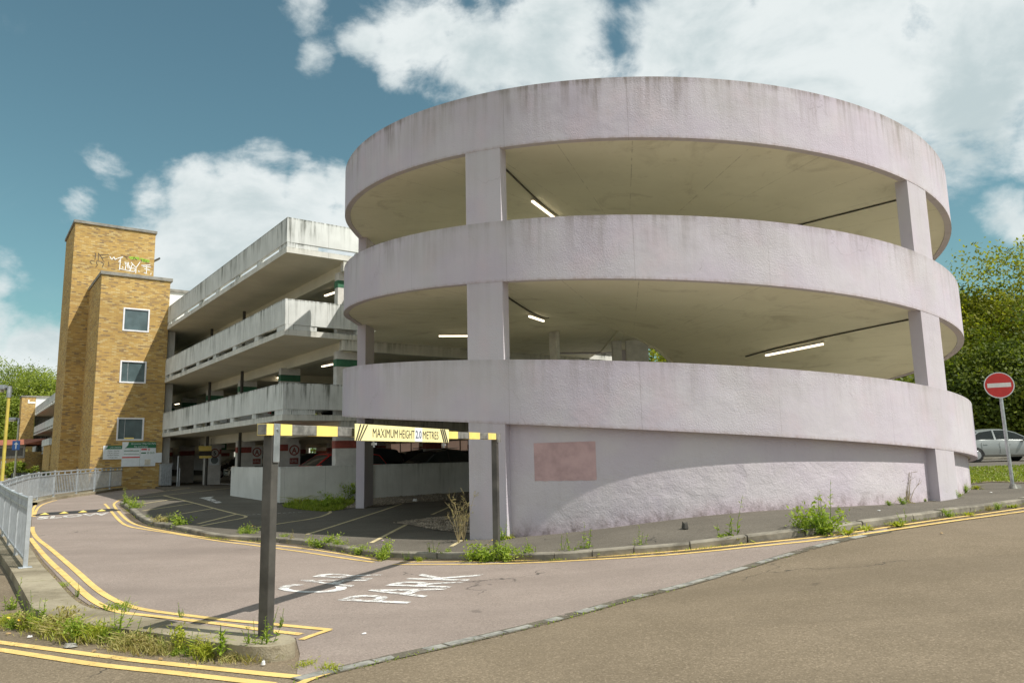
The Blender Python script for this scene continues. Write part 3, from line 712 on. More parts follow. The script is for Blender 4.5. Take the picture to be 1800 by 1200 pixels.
#PART3
# ------------------------------------------------------------------ spiral ramp
ramp = empty('spiral_ramp', (CX, CY, 0), 0, 'three-turn lilac rendered spiral car ramp on broad flat pillars', 'car ramp')
def zt(level, th): return (3.20, 6.10, 8.99)[level] - SL * min(max(th, -pi / 2), pi)
def loc(th, r): return (r * sin(th), -r * cos(th))
def sweep(name, th0, th1, rin, rout, zlo, zhi, mat, n=None, uv='norm', parent=ramp, smooth=True):
    mb = MB(); n = n or max(2, int(abs(th1 - th0) / radians(1.5))); prev = None
    for i in range(n + 1):
        th = th0 + (th1 - th0) * i / n; a, b = zlo(th), zhi(th); o = loc(th, rout); q = loc(th, rin)
        cur = (mb.vert(*o, a), mb.vert(*o, b), mb.vert(*q, b), mb.vert(*q, a)); u = th * rout
        H = (b - a); tops = (0, 1) if uv == 'norm' else (0, H)
        if prev:
            for k in range(4):
                k2 = (k + 1) % 4; vv = {0: tops, 1: (tops[1] * .97, tops[1] * .9), 2: (tops[1] * .5, tops[0] + .3), 3: (tops[0] + .3, tops[0] + .3)}[k]
                mb.face((prev[k], cur[k], cur[k2], prev[k2]), 0, [(pu, vv[0]), (u, vv[0]), (u, vv[1]), (pu, vv[1])])
        else: mb.face(cur[::-1], 0, [(u, .4)] * 4)
        prev = cur; pu = u
    mb.face(prev, 0, [(pu, .4)] * 4)
    o = mb.build(name, mat, parent)
    o.data.polygons.foreach_set('use_smooth', [True] * len(o.data.polygons)); o.data.set_sharp_from_angle(angle=radians(35))
    return o
def sweep_part(name, *a, **k):
    o = sweep(name, *a, **k); return o
RI = 1.25
th_end = [radians(150), radians(192), radians(192)]
for lv in range(3):
    sweep_part('parapet', radians(-101.5), th_end[lv], R - .15, R, lambda t, l=lv: zt(l, t) - 1.29, lambda t, l=lv: zt(l, t), M[('purple_low', 'purple_mid', 'purple')[lv]])
    sweep_part('ramp_deck', radians(-180), th_end[lv] if lv == 0 else pi - .003, RI, R - .153, lambda t, l=lv: zt(l, t) - 1.265, lambda t, l=lv: zt(l, t) - 1.08, M['soffit'])
    sweep_part('inner_parapet', radians(-180), th_end[lv] if lv == 0 else pi - .003, RI - .12, RI - .003, lambda t, l=lv: zt(l, t) - 1.29, lambda t, l=lv: zt(l, t) - .95, M['soffit'])
    mb = MB(); arc = [loc(radians(a), R - .14) for a in range(-180, -100, 4)]
    rt = Matrix.Rotation(0, 2)
    e = [bp(.31, s) - Vector((CX, CY)) for s in (14.2, 3.2)]
    P = arc[::-1] ; P = [(p[0], p[1]) for p in P] + [(e[0].x, e[0].y), (e[1].x, e[1].y)]
    z1, z0 = zt(lv, -pi / 2) - 1.083, zt(lv, -pi / 2) - 1.262
    P2 = P[:len(arc)]; bi = len(mb.v); Pn = P2 + [(e[0].x, e[0].y), (e[1].x, e[1].y)]
    mb.v += [(x, y, z0) for x, y in Pn] + [(x, y, z1) for x, y in Pn]; n = len(Pn)
    mb.face(range(n)); mb.face(range(2 * n - 1, n - 1, -1))
    for i in range(n): mb.face((i, (i + 1) % n, n + (i + 1) % n, n + i))
    o = mb.build('landing', M['soffit'], ramp); bm = bmesh.new(); bm.from_mesh(o.data); bmesh.ops.recalc_face_normals(bm, faces=bm.faces[:]); bm.to_mesh(o.data); bm.free()
sweep_part('base_wall', radians(-28), radians(150), R - .45, R - .2, lambda t: G(*cyl(t, R - .2)) - .25 + KH, lambda t: zt(0, t) - 1.25, M['purple_wall'], uv='m')
PILL = [-29.4, 37.6, -98.2, 104.5, 171.5]
for pa in PILL:
    t0, t1 = radians(pa - 2.85), radians(pa + 2.85); tm = radians(pa)
    for lv in range(3):
        lo = (G(*cyl(tm, R)) - .2) if lv == 0 else zt(lv - 1, tm) - .25
        hi = zt(lv, tm) - 1.29 + .12
        if hi - lo < .6 or (pa > 100 and lv == 0): continue
        sweep_part('pillar', t0, t1, R - .27, R - .004, lambda t, a=lo: a, lambda t, b=hi: b, M['purple_low'], n=1 if False else 2)
# inner blade piers carrying the landing
for (x, y, rz_, w, lv) in ((1.48, 25.6, -.75, .32, 1), (4.0, 28.1, .1, .35, 1), (1.48, 25.96, -.9, .55, 2), (4.0, 28.1, .1, .35, 2), (1.48, 25.96, -.9, .55, 0), (4.0, 28.1, .1, .35, 0)):
    zb = G(x, y) - .2 if lv == 0 else zt(lv - 1, -pi / 2) - 1.09; zh = zt(lv, -pi / 2) - 1.27
    mb = MB(); T = Matrix.Translation((x - CX, y - CY, 0)) @ Matrix.Rotation(rz_, 4, 'Z'); mb.box(-w / 2, w / 2, -.1, .1, zb, zh, T=T); mb.build('inner_pier', M['colwhite'], ramp, bevel=.01)
mb = MB(); mb.box(4.35 - CX, 5.2 - CX, 28.0 - CY, 28.2 - CY, zt(0, -pi / 2) - 1.0, zt(1, -pi / 2) - 1.27); mb.build('inner_wall', M['colwhite'], ramp)
# painted-over patch on the wall
def cyl_hit(px, py, r):
    d = ray(px, py); a = d.x ** 2 + d.y ** 2; b = -2 * (d.x * CX + d.y * CY); c = CX ** 2 + CY ** 2 - r * r
    t = (-b - sqrt(b * b - 4 * a * c)) / 2 / a; return atan2(d.x * t - CX, -(d.y * t - CY)), EYE + d.z * t
RW = R - .2 + .004
tl, tr_, br, bl = [cyl_hit(x, y, RW) for x, y in ((938, 778.5), (1046.5, 775), (1049, 843.5), (940, 845))]
mb = MB(); prev = None
for i in range(13):
    f = i / 12; a = tl[0] + (tr_[0] - tl[0]) * f; b = bl[0] + (br[0] - bl[0]) * f; za = tl[1] + (tr_[1] - tl[1]) * f; zb = bl[1] + (br[1] - bl[1]) * f
    cur = (mb.vert(*loc(b, RW), zb + .006 * sin(i * 2.3)), mb.vert(*loc(a, RW), za + .004 * sin(i * 3.1)))
    if prev: mb.face((prev[0], cur[0], cur[1], prev[1]))
    prev = cur
mb.build('paint_patch', M['patch'], ramp, smooth='all')
def conduit(a, b):
    mb = MB(); o = Vector((CX, CY, 0)); mb.bar(Vector(a) - o, Vector(b) - o, .03, .03); mb.build('conduit', M['pipe'], ramp)
def strip_light(a, b, label, group=None, w=.07):
    a = Vector(a); b = Vector(b); t = empty('strip_light', a, 0, label, 'strip light', group)
    m1 = MB(); m1.bar((0, 0, .0), b - a, w, .06); m1.build('casing', M['casing'], t)
    m2 = MB(); d = (b - a).normalized() * .03; m2.bar(d + Vector((0, 0, -.05)), b - a - d + Vector((0, 0, -.05)), w * .8, .05); m2.build('tube', M['tube'], t)
    return t
def zs(lv, x, y, off): return zt(lv, atan2(x - CX, -(y - CY))) - 1.265 - off
def P3(lv, x, y, off): return (x, y, zs(lv, x, y, off))
def run(lv, x0, y0, x1, y1, n=6):
    for i in range(n):
        f0, f1 = i / n, (i + 1) / n
        conduit(P3(lv, x0 + (x1 - x0) * f0, y0 + (y1 - y0) * f0, .02), P3(lv, x0 + (x1 - x0) * f1, y0 + (y1 - y0) * f1, .02))
run(2, -.114, 16.0, 1.6, 20.9); run(1, -.149, 16.4, 1.1, 21.6); run(2, 9.2, 16.4, 5.9, 20.1); run(1, 9.0, 16.1, 6.6, 20.8)
G1 = 'fluorescent strip lights under the ramp turns'
strip_light(P3(2, .587, 18.2, .07), P3(2, 1.317, 20.0, .07), 'strip light under the topmost ramp turn right of the pillar', G1)
strip_light(P3(1, .467, 19.27, .07), P3(1, .93, 21.1, .07), 'strip light under the middle ramp turn just right of the pillar', G1)
strip_light(P3(1, 7.93, 18.65, .07), P3(1, 6.95, 20.22, .07), 'strip light under the middle ramp turn near the right-hand pillar', G1)
strip_light((-2.53, 25.06, 5.70), (-.9, 25.25, 5.70), 'strip light behind the front pillar, level with the landing', G1)

# ------------------------------------------------------------------ car park building
bld = empty('car_park_building', (C2.x, C2.y, 0), BROT, 'long white concrete multi-storey car park with open decks', 'car park')
def bw(p):                                             # world to building-local
    d = Vector((p[0], p[1])) - C2; return Vector((d.dot(V2), d.dot(U2), p[2]))
KL = 110.; SW2 = 17.
TOPS = (4.15, 7.05, 9.95)
for lv, zt_ in enumerate(TOPS):
    z0, z1 = zt_ - 1.27, zt_ - 1.07
    mb = MB(); mb.box(0, SW2, 0, KL, z0, z1)
    mb.m = [1 if i == 0 else 0 for i in range(len(mb.f))]; mb.build('deck_slab', [M['slab'], M['ceiling']], bld)
    for (a, b) in ((0.0, 18.49), (27.85, 106.9)):
        mb = MB(); mb.box(0.0, .12, a, b, zt_ - .9, zt_); mb.build('parapet', M['concrete'], bld, bevel=.008)
    for (a, b) in ((.125, 4.3), (12.6, SW2)):
        mb = MB(); mb.box(a, b, .0, .12, zt_ - .9, zt_ - .002); mb.build('parapet', M['concrete'], bld, bevel=.008)
    mb = MB(); mb.box(SW2 - .12, SW2, .125, KL, zt_ - .9, zt_); mb.build('parapet', M['concrete'], bld)
    for (a, b) in [(.0, .85)] + [(k - .22, k + .22) for k in (3.1, 5.9, 8.8, 11.7, 14.6, 17.3)] + [(18.1, 18.49)]:
        mb = MB(); mb.box(.02, .30, a + .002, b, z1 - .005, zt_ - .9 + .005); mb.build('spacer_block', M['concrete'], bld)
    for (a, b) in [(.32, 1.15), (2.65, 3.1)]:
        mb = MB(); mb.box(a, b, .02, .30, z1 - .005, zt_ - .9 + .005); mb.build('spacer_block', M['concrete'], bld)
    for i in range(27):
        fb = MB(); fb.box(.02, .3, 29 + i * 2.9, 29.5 + i * 2.9, z1 - .005, zt_ - .9 + .005); fb.build('spacer_block', M['concrete'], bld)
    mb = MB(); mb.box(2.3, 2.62, .31, KL - .1, z0 - .42, z0 + .01); mb.build('beam', M['ceiling'], bld)
    mb = MB(); mb.box(2.12, SW2 - .1, .03, .30, z0 - .38, z0 + .004); mb.build('end_beam', M['slab'], bld)
    for s in (9.3, 15.6):
        mb = MB(); mb.box(s, s + .3, .31, KL - .1, z0 - .4, z0 + .01); mb.build('beam', M['ceiling'], bld)
    for k in (11.9, 23.5, 35.1, 58):
        mb = MB(); mb.box(2.63, SW2 - .15, k, k + .3, z0 - .36, z0 + .008); mb.build('cross_beam', M['ceiling'], bld)
# columns with a colour band per floor
def column(s, k, lv, z0, z1, proto={}):
    key = (lv,)
    c = D.objects.new('column', bpy.data.meshes.new('column')) if False else None
    h = z1 - z0
    if key not in proto:
        mb = MB(); mb.box(-.42, .42, -.15, .15, 0, h); o = mb.build('column', M['colwhite'], bld, bevel=.012)
        sm = MB(); zc = h * .76
        sm.box(-.426, .426, -.156, .156, zc, zc + .27); st = sm.build('stripe', M['redstripe' if lv == 0 else 'greenstripe'], o)
        proto[key] = o; o.location = (s, k, z0); return o
    o = proto[key].copy(); COL.objects.link(o); o.location = (s, k, z0); o.parent = bld
    for ch in proto[key].children:
        q = ch.copy(); COL.objects.link(q); q.parent = o
    return o
for lv in range(3):
    for row, s in enumerate((2.46, 9.45, 15.75)):
        for i in range(8):
            k = .48 + 5.8 * i
            w = bp(k, s); zf = G(w.x, w.y) + KH - .1 if lv == 0 else TOPS[lv - 1] - 1.08
            if lv == 0: zf = .12
            column(s, k, lv, zf, TOPS[lv] - 1.27 - .38)
fc = MB()
for lv in range(3):
    for i in range(11):
        k = 48 + i * 5.8; zf = .1 if lv == 0 else TOPS[lv - 1] - 1.08
        fc.box(2.1, 2.9, k, k + .3, zf, TOPS[lv] - 1.5)
fc.build('far_columns', M['colwhite'], bld)
for ka_, kb_ in ((.14, 34.5), (41, 62), (64, KL - .4)):
    mb = MB(); mb.box(SW2 - .13, SW2 - .01, ka_, kb_, -.1, TOPS[0] - 1.28); mb.build('rear_wall', M['backwall' if ka_ < 1 else 'concrete_low'], bld)
rl = MB()
for i in range(20): rl.box(SW2 - .17, SW2 - .128, 1 + i * 1.6, 1.07 + i * 1.6, .1, TOPS[0] - 1.3)
rl.build('wall_ribs', M['pipe'], bld)
mb = MB(); mb.box(SW2 - .14, SW2 - .005, 34.55, 40.95, -.1, 1.25); mb.build('rear_wall', M['concrete_low'], bld)
mb = MB(); mb.box(.2, SW2 - .15, KL - .3, KL - .1, 0, 10); mb.build('end_wall', M['concrete'], bld)
mb = MB(); mb.box(2.9, SW2 - .2, .25, 44, -.1, .37); mb.build('ground_floor', M['deckfloor'], bld)
mb = MB(); mb.box(.2, 2.89, .25, 5.5, -.1, .37); mb.build('ground_floor', M['deckfloor'], bld)
mb = MB(); mb.box(.14, .5, 18.9, 27.6, .1, TOPS[2] - 1.28); mb.build('core_wall', M['concrete_low'], bld)
mb = MB(); mb.box(.15, 1.15, 19.2, 23.6, 8.9, 10.95); mb.box(.1, 1.3, 19.1, 23.7, 10.95, 11.1, 1); mb.build('roof_housing', [M['purewhite'], M['coping']], bld)
for k, sgn in ((11.25, 1), (17.0, 1)):
    for lv in range(3):
        mb = MB(); zf = .1 if lv == 0 else TOPS[lv - 1] - 1.07
        mb.tube([(1.95, k, zf), (1.95, k, TOPS[lv] - 1.28)], .075, 8); mb.build('drain_pipe', M['pipe'], bld, smooth=True)
# fluorescent tubes inside, where they show
def at_z(px, py, z): d = ray(px, py); t = (z - EYE) / d.z; return Vector((d.x * t, d.y * t, z))
G2 = 'lit strip lights under the car park decks'
for (xa, ya, xb, yb, z, lab) in [
    (569, 767.5, 598, 765.5, 2.75, 'lit strip light on the ground floor ceiling over the red car'),
    (582, 771, 598, 769.8, 2.75, 'shorter lit strip light just below another over the red car'),
    (493, 772.5, 503, 771, 2.75, 'lit strip light seen past the near post of the height barrier'),
    (420, 777.5, 433, 776, 2.75, 'lit strip light left of the dark drainpipe on the ground floor'),
    (391, 780.5, 404, 779.5, 2.75, 'lit strip light right of the speed-limit column'),
    (351, 781, 361, 780, 2.75, 'lit strip light over the hanging yellow board'),
    (304, 784, 312, 783.2, 2.75, 'lit strip light deep inside beside the brick tower'),
    (667, 767.5, 696, 765.5, 2.75, 'lit strip light below the height-limit board'),
    (419, 678.5, 434, 675.5, 5.65, 'lit strip light on the first deck beside the drainpipe'),
    (487, 662.5, 504, 658, 5.65, 'lit strip light on the first deck behind the parapet middle'),
    (566, 642, 597, 635.5, 5.65, 'lit strip light on the first deck close to the ramp'),
    (307, 709.5, 315, 708, 5.65, 'lit strip light on the first deck next to the brick tower'),
    (571, 518, 597, 509, 8.55, 'lit strip light under the roof deck close to the ramp')]:
    a, b = at_z(xa, ya, z), at_z(xb, yb, z)
    d = b - a
    if d.length > 2.4: b = a + d.normalized() * 2.4
    strip_light(a, b, lab, G2, .12)

# low white wall along the ground floor
lw = empty('low_wall', (C2.x, C2.y, 0), BROT, 'low white concrete wall on the ground floor bending round the car park corner', 'wall')
mb = MB(); mb.box(-.02, .14, .0, 5.6, .17, 1.33); mb.build('wall_panel', M['concrete_low'], lw, bevel=.01)
mb = MB(); mb.box(.145, 3.35, -.02, .14, .16, 1.335); mb.build('wall_panel', M['concrete_low'], lw, bevel=.01)
mb = MB(); mb.box(3.36, 12.0, .05, .20, -.05, 1.33); mb.build('wall_panel', M['concrete_low'], lw, bevel=.01)
mb = MB(); mb.box(.1, 3.3, .04, .12, -.2, .16); mb.box(.03, .12, .1, 5.5, -.2, .17); mb.build('plinth', M['pipe'], lw)  # dark filler standing in for the shaded gap below the wall panels

# ------------------------------------------------------------------ brick stair tower
TWO = bp(18.5, -3.3)
tower = empty('brick_stair_tower', (TWO.x, TWO.y, 0), BROT, 'yellow brick stair tower with a taller block behind a lower one', 'stair tower')
def wall_holes(mb, x0, x1, z0, z1, holes, y, depth, m=0):
    X = sorted({x0, x1, *[h[0] for h in holes], *[h[1] for h in holes]}); Z = sorted({z0, z1, *[h[2] for h in holes], *[h[3] for h in holes]})
    for i in range(len(X) - 1):
        for j in range(len(Z) - 1):
            cx, cz = (X[i] + X[i + 1]) / 2, (Z[j] + Z[j + 1]) / 2
            if any(h[0] < cx < h[1] and h[2] < cz < h[3] for h in holes): continue
            b = len(mb.v); mb.v += [(X[i], y, Z[j]), (X[i + 1], y, Z[j]), (X[i + 1], y, Z[j + 1]), (X[i], y, Z[j + 1])]; mb.face((b, b + 1, b + 2, b + 3), m)
    for a, b_, c, d in holes:
        for q in (((a, c), (b_, c)), ((b_, c), (b_, d)), ((b_, d), (a, d)), ((a, d), (a, c))):
            b = len(mb.v); (xa, za), (xb, zb) = q; mb.v += [(xa, y, za), (xb, y, zb), (xb, y + depth, zb), (xa, y + depth, za)]; mb.face((b, b + 1, b + 2, b + 3), m)
WIN = [(1.11, 2.39, 8.45, 9.70), (1.11, 2.37, 5.70, 6.88), (1.12, 2.40, 2.71, 3.89)]
mb = MB(); wall_holes(mb, 0, 3.34, -.2, 11.36, WIN, 0, .1)
for q in (((0, 0), (0, 4.7)), ((3.34, 4.7), (3.34, 0))):
    b = len(mb.v); (xa, ya), (xb, yb) = q; mb.v += [(xa, ya, -.2), (xb, yb, -.2), (xb, yb, 11.36), (xa, ya, 11.36)]; mb.face((b + 1, b, b + 3, b + 2))
mb.build('lower_wall', M['brick'], tower)
mb = MB(); mb.box(-.92, 3.32, 4.7, 9.3, -.2, 15.28); mb.build('upper_wall', M['brick'], tower)
mb = MB(); mb.box(-.06, 3.46, -.07, 4.68, 11.36, 11.54); mb.build('coping', M['coping'], tower, bevel=.01)
mb = MB(); mb.box(-1.0, 3.40, 4.62, 9.38, 15.28, 15.44); mb.build('coping', M['coping'], tower, bevel=.01)
for i, (a, b, c, d) in enumerate(WIN):
    fm = MB(); w = .075
    for (p, q, r, s) in ((a, b, c, c + w), (a, b, d - w, d), (a, a + w, c + w, d - w), (b - w, b, c + w, d - w)): fm.box(p, q, -.025, .07, r, s)
    wo = fm.build('window', M['frame'], tower, bevel=.006)
    gm_ = MB(); gm_.box(a + w, b - w, .035, .05, c + w, d - w); gm_.build('pane', M['towerglass'], wo)
    if i:
        bm_ = MB(); bm_.box(a + .36, a + .385, .022, .034, c + w, d - w); bm_.build('glazing_bar', M['galv'], wo)
    if i == 2:
        ym = MB(); ym.box(a + .36, b - .45, .024, .034, c + w + .01, c + w + .075); ym.build('yellow_tape', M['refl_yellow'], wo)
def on_k(px, py, k):
    d = ray(px, py); n = U2; t = (C2.dot(n) + k) / (d.x * n.x + d.y * n.y); P = Vector((d.x * t, d.y * t, EYE + d.z * t))
    q = bw(P); return q
def gf(P, w, name, mat):
    mb = MB()
    for path in P:
        q = [on_k(140 + x / 10.59, 430 + y / 10.59, 23.2 - .008) for x, y in path]
        pts = [(v.x + 3.3, 4.7 - .008, v.z) for v in q]
        for a, b in zip(pts, pts[1:]): mb.bar(a, b, .012, w) if False else ribbon(mb, a, b, w)
    return mb.build(name, mat, tower)
def ribbon(mb, a, b, w):
    a = Vector(a); b = Vector(b); d = (b - a); d.normalize(); s = Vector((-d.z, 0, d.x)) * w / 2; a = a - d * w * .4; b = b + d * w * .4
    i = len(mb.v); mb.v += [tuple(a - s), tuple(b - s), tuple(b + s), tuple(a + s)]; mb.face((i, i + 1, i + 2, i + 3))
gf([[(730, 320), (775, 240), (800, 235)], [(765, 250), (740, 465)], [(740, 465), (760, 445), (840, 470), (940, 490)], [(845, 325), (865, 380), (845, 475)], [(880, 330), (900, 445)], [(910, 330), (900, 445)], [(800, 410), (805, 430)],
    [(960, 330), (1050, 430)], [(1120, 330), (1050, 430), (1045, 525)], [(980, 370), (930, 480)], [(940, 480), (960, 440), (1020, 440), (1040, 480), (1010, 500), (950, 495)], [(930, 390), (930, 440)], [(1095, 490), (1110, 500)], [(1100, 485), (1105, 505)],
    [(1155, 385), (1310, 380)], [(1180, 405), (1320, 420)], [(1250, 400), (1240, 540)], [(1210, 450), (1300, 470)], [(1200, 520), (1250, 540)], [(1330, 530), (1325, 555)], [(565, 225), (600, 275), (640, 230), (660, 275), (710, 255), (800, 225)]], .045, 'white_graffiti', M['purewhite'])
gf([[(285, 150), (300, 180), (285, 280)], [(255, 215), (300, 220)], [(350, 160), (345, 290)], [(350, 160), (400, 220), (440, 300)], [(370, 190), (540, 190)], [(400, 250), (520, 230)], [(190, 320), (220, 295), (280, 310)], [(200, 330), (230, 360)], [(310, 320), (330, 380), (300, 420)], [(400, 330), (450, 350), (420, 420)], [(540, 320), (545, 400)], [(830, 220), (900, 235)], [(990, 280), (1020, 235), (1060, 290)], [(1140, 270), (1150, 310)], [(860, 240), (890, 270)]], .03, 'dark_graffiti', M['signblack'])
gf([[(930, 235), (1010, 240), (1100, 248)], [(960, 258), (1020, 255)], [(1070, 262), (1100, 270)], [(1140, 262), (1210, 280), (1290, 300)], [(1170, 300), (1240, 312), (1285, 318)], [(1180, 285), (1200, 300)]], .09, 'green_graffiti', plain('lime_spray_paint', (.30, .48, .05), .8, 0, .25, 12))
fl = bp(24.3, .62); fz = on_k(275, 457, 24.3)
flo = empty('floodlight', (*bp(24.3, fz.x), fz.z), BROT, 'small grey floodlight on a bracket at the side of the tall brick tower', 'floodlight')
mb = MB(); T = Matrix.Rotation(radians(-35), 4, 'Y'); mb.box(-.22, .22, -.16, .16, -.05, .05, T=T); mb.build('lamp_body', M['pipe'], flo, bevel=.02)
mb = MB(); mb.box(-.18, .18, -.13, .13, -.06, -.049, T=T); mb.build('lens', M['casing'], flo)
mb = MB(); mb.bar((0, 0, -.05), (-.35, .1, -.25), .04); mb.build('bracket', M['pipe'], flo)

# car park boards on the tower
def board(name, label, px0, px1, py0, py1, k=18.5 - .03):
    a = on_k(px0, py0, k); b = on_k(px1, py1, k); W_ = abs(b.x - a.x); H_ = abs(a.z - b.z); z0 = min(a.z, b.z); x0 = min(a.x, b.x)
    p = bp(k, x0); t = empty(name, (p.x, p.y, z0), BROT, label, 'sign'); return t, W_, H_
TX = lambda x, z, y=-.018: Matrix(((1, 0, 0, x), (0, 0, -1, y), (0, 1, 0, z), (0, 0, 0, 1)))
t, w, h = board('tariff_board', 'large green-headed car park tariff board fixed to the brick tower', 215.3, 272.5, 776.5, 818.5)
mb = MB(); mb.box(0, w, -.015, .015, 0, h); mb.build('board', M['signwhite'], t)
mb = MB(); add_poly(mb, TX(0, 0, -.0165), [(.12, h * .75), (w, h * .75), (w, h), (.3, h), (.27, h * .88), (.2, h * .8)]); mb.build('header', M['signgreen'], t)
mb = MB(); add_text(mb, 'Grosvenor Way Car Park', TX(w * .62, h * .925), .125, .9); add_text(mb, 'Pay and Display', TX(w * .55, h * .81), .115, .9); mb.build('header_lettering', M['signwhite'], t)
mb = MB(); add_poly(mb, TX(0, 0, -.0165), [(.02, h * .35), (w * .53, h * .35), (w * .53, h * .395), (.02, h * .395)]); add_poly(mb, TX(0, 0, -.0165), [(w * .56, h * .66), (w * .73, h * .66), (w * .73, h * .72), (w * .56, h * .72)]); add_disc(mb, TX(w * .79, h * .69), .05, 16, 0, .03); add_text(mb, 'Tariff', TX(w * .27, h * .675), .06); mb.build('red_bars', M['signred'], t)
mb = MB()
for zz_ in (.615, .50, .64): add_poly(mb, TX(0, 0, -.0165), [(.09, h * zz_), (w * .5, h * zz_), (w * .5, h * (zz_ + .014)), (.09, h * (zz_ + .014))])
add_poly(mb, TX(0, 0, -.0165), [(w * .56, h * .52), (w * .71, h * .52), (w * .71, h * .57), (w * .56, h * .57)])
for q in (.77, .85, .93): add_disc(mb, TX(w * q, h * .545), .048, 16, 0, .03)
add_poly(mb, TX(0, 0, -.0165), [(w * .53, .02), (w * .535, .02), (w * .535, h * .74), (w * .53, h * .74)]); mb.build('green_bars', M['signgreen'], t)
mb = MB(); mb.box(w * .68, w * .85, -.03, -.0155, h * .05, h * .28); mb.build('notice', M['casing'], t)
t, w, h = board('opening_board', 'smaller green-headed board of opening times left of the tariff board', 181.8, 215.0, 783, 806.5)
mb = MB(); mb.box(0, w, -.012, .012, 0, h); mb.build('board', M['signwhite'], t)
mb = MB(); add_poly(mb, TX(0, 0, -.0135), [(.08, h * .74), (w, h * .74), (w, h), (.2, h), (.18, h * .88), (.13, h * .8)]); mb.build('header', M['signgreen'], t)
mb = MB(); add_text(mb, 'LATE OPENING', TX(w * .62, h * .86), .085, .9); mb.build('header_lettering', M['signwhite'], t)
mb = MB()
for i, s in enumerate(('Monday - Saturday', '7.30 am - 6.30 pm', 'and Bank Holidays', 'Charges apply')): add_text(mb, s, TX(w * .52, h * (.62 - .16 * i)), .085, .85)
mb.build('lettering', M['signblack'], t)
t, w, h = board('blank_board', 'small blank white board right of the tariff board', 273.2, 284, 795.5, 812.5)
mb = MB(); mb.box(0, w, -.01, .012, 0, h); mb.build('board', M['signwhite'], t, bevel=.004)

# far end of the building: brick end tower and small annex
E0 = bp(107, -1.75); et = empty('brick_end_tower', (E0.x, E0.y, 0), BROT, 'distant brick stair tower at the far end of the car park', 'stair tower')
mb = MB(); mb.box(0, 1.74, 0, 4.5, -.2, 11.5); mb.build('wall', M['brick'], et)
mb = MB(); mb.box(1.75, 5.5, .1, 4.5, 9, 11.5); mb.build('white_wall', M['purewhite'], et)
mb = MB(); mb.box(-.1, 5.6, -.1, 4.6, 11.5, 11.7); mb.build('coping', M['coping'], et)
mb = MB(); mb.box(.75, 1.7, -.06, -.01, 10.55, 10.8); mb.box(.75, .95, -.06, -.01, 10.8, 11.1); mb.build('wall_sign', M['purewhite'], et)
mb = MB(); mb.box(.5, 1.4, -.05, -.005, .2, 3.0); mb.build('door', M['galv'], et)
mb = MB(); mb.box(.4, 1.2, -.06, -.01, 3.2, 3.8); mb.build('yellow_sign', M['refl_yellow'], et)
E1 = bp(58, -1.8); an = empty('brick_annex', (E1.x, E1.y, 0), BROT, 'small brick annex with a white canopy against the long facade', 'annex')
mb = MB(); mb.box(0, 1.79, 0, 7, -.2, 3.35); mb.build('wall', M['brick'], an)
mb = MB(); mb.box(-.15, 1.79, -.2, 7.3, 3.35, 4.0); mb.build('canopy', M['concrete'], an, bevel=.03)
mb = MB(); mb.box(.2, 1.6, -.08, -.01, 2.5, 2.9); mb.build('arrow_sign', M['purewhite'], an)
mb = MB(); add_poly(mb, TX(0, 0, -.085), [(.3, 2.7), (.5, 2.58), (.5, 2.67), (1.5, 2.67), (1.5, 2.74), (.5, 2.74), (.5, 2.83)]); mb.build('arrow', M['signblack'], an)
mb = MB(); mb.box(.7, 1.3, -.02, .01, .1, 2.1); mb.build('door', M['pipe'], an)
#PART4
# ------------------------------------------------------------------ guardrails
def railing(name, label, pts, off, spacing=2.0, first_plate=False, bar=.1, hgt=1.06):
    P = [Vector((p[0], p[1], 0)) for p in pts]; P = resample(P, .25); L = [0]
    for a, b in zip(P, P[1:]): L.append(L[-1] + (b - a).length)
    tot = L[-1]; nb = max(1, round(tot / spacing))
    def atl(q):
        for i in range(len(L) - 1):
            if L[i + 1] >= q - 1e-6: return P[i].lerp(P[i + 1], (q - L[i]) / max(L[i + 1] - L[i], 1e-6))
        return P[-1]
    o = atl(0); gz0 = G(o.x, o.y) + off; root = empty(name, (o.x, o.y, gz0), 0, label, 'guardrail')
    O = Vector((o.x, o.y, gz0)); ps = []
    for i in range(nb + 1):
        p = atl(tot * i / nb); ps.append(Vector((p.x, p.y, G(p.x, p.y) + off)) - O)
    for i, p in enumerate(ps):
        d = (ps[min(i + 1, nb)] - ps[max(i - 1, 0)]); ang = atan2(d.y, d.x); T = Matrix.Translation(p) @ Matrix.Rotation(ang, 4, 'Z')
        mb = MB(); mb.box(-.032, .032, -.032, .032, -.02, hgt + .02, T=T)
        if first_plate and i == 0: mb.box(-.09, .09, -.09, .09, 0, .012, T=T)
        mb.build('post', M['railpaint'], root, bevel=.005)
    for a, b in zip(ps, ps[1:]):
        d = (b - a); d2 = Vector((d.x, d.y, 0)).normalized() * .034; a2, b2 = a + d2, b - d2; up = lambda z: Vector((0, 0, z)); mb = MB()
        mb.bar(a2 + up(hgt - .03), b2 + up(hgt - .03), .05, .05); mb.bar(a2 + up(hgt - .17), b2 + up(hgt - .17), .045, .04); mb.bar(a2 + up(.12), b2 + up(.12), .045, .04)
        n = int(d.length / bar)
        for j in range(1, n):
            q = a2.lerp(b2, j / n); mb.bar(q + up(.14), q + up(hgt - .185), .018 if bar < .11 else .024)
            if j % 4 == 2: mb.bar(q + up(hgt - .155), q + up(hgt - .055), .05, .03)
        mb.build('panel', M['railpaint'], root)
    return root
RA = gp(44, 997, .13); RB = Vector((-13.9, 20.2, 0))
railing('guardrail', 'grey guardrail in the left foreground ending at a post beside the double yellow lines', [RA, RB], .13, 2.05, True)
FR = [RB + Vector((-.15, .35, 0))] + [p for p in gl([(42, 886), (60, 879.5), (77, 875.5), (105, 871), (142, 866.5), (191, 859.5), (245, 853.5), (292, 849)], .12)]
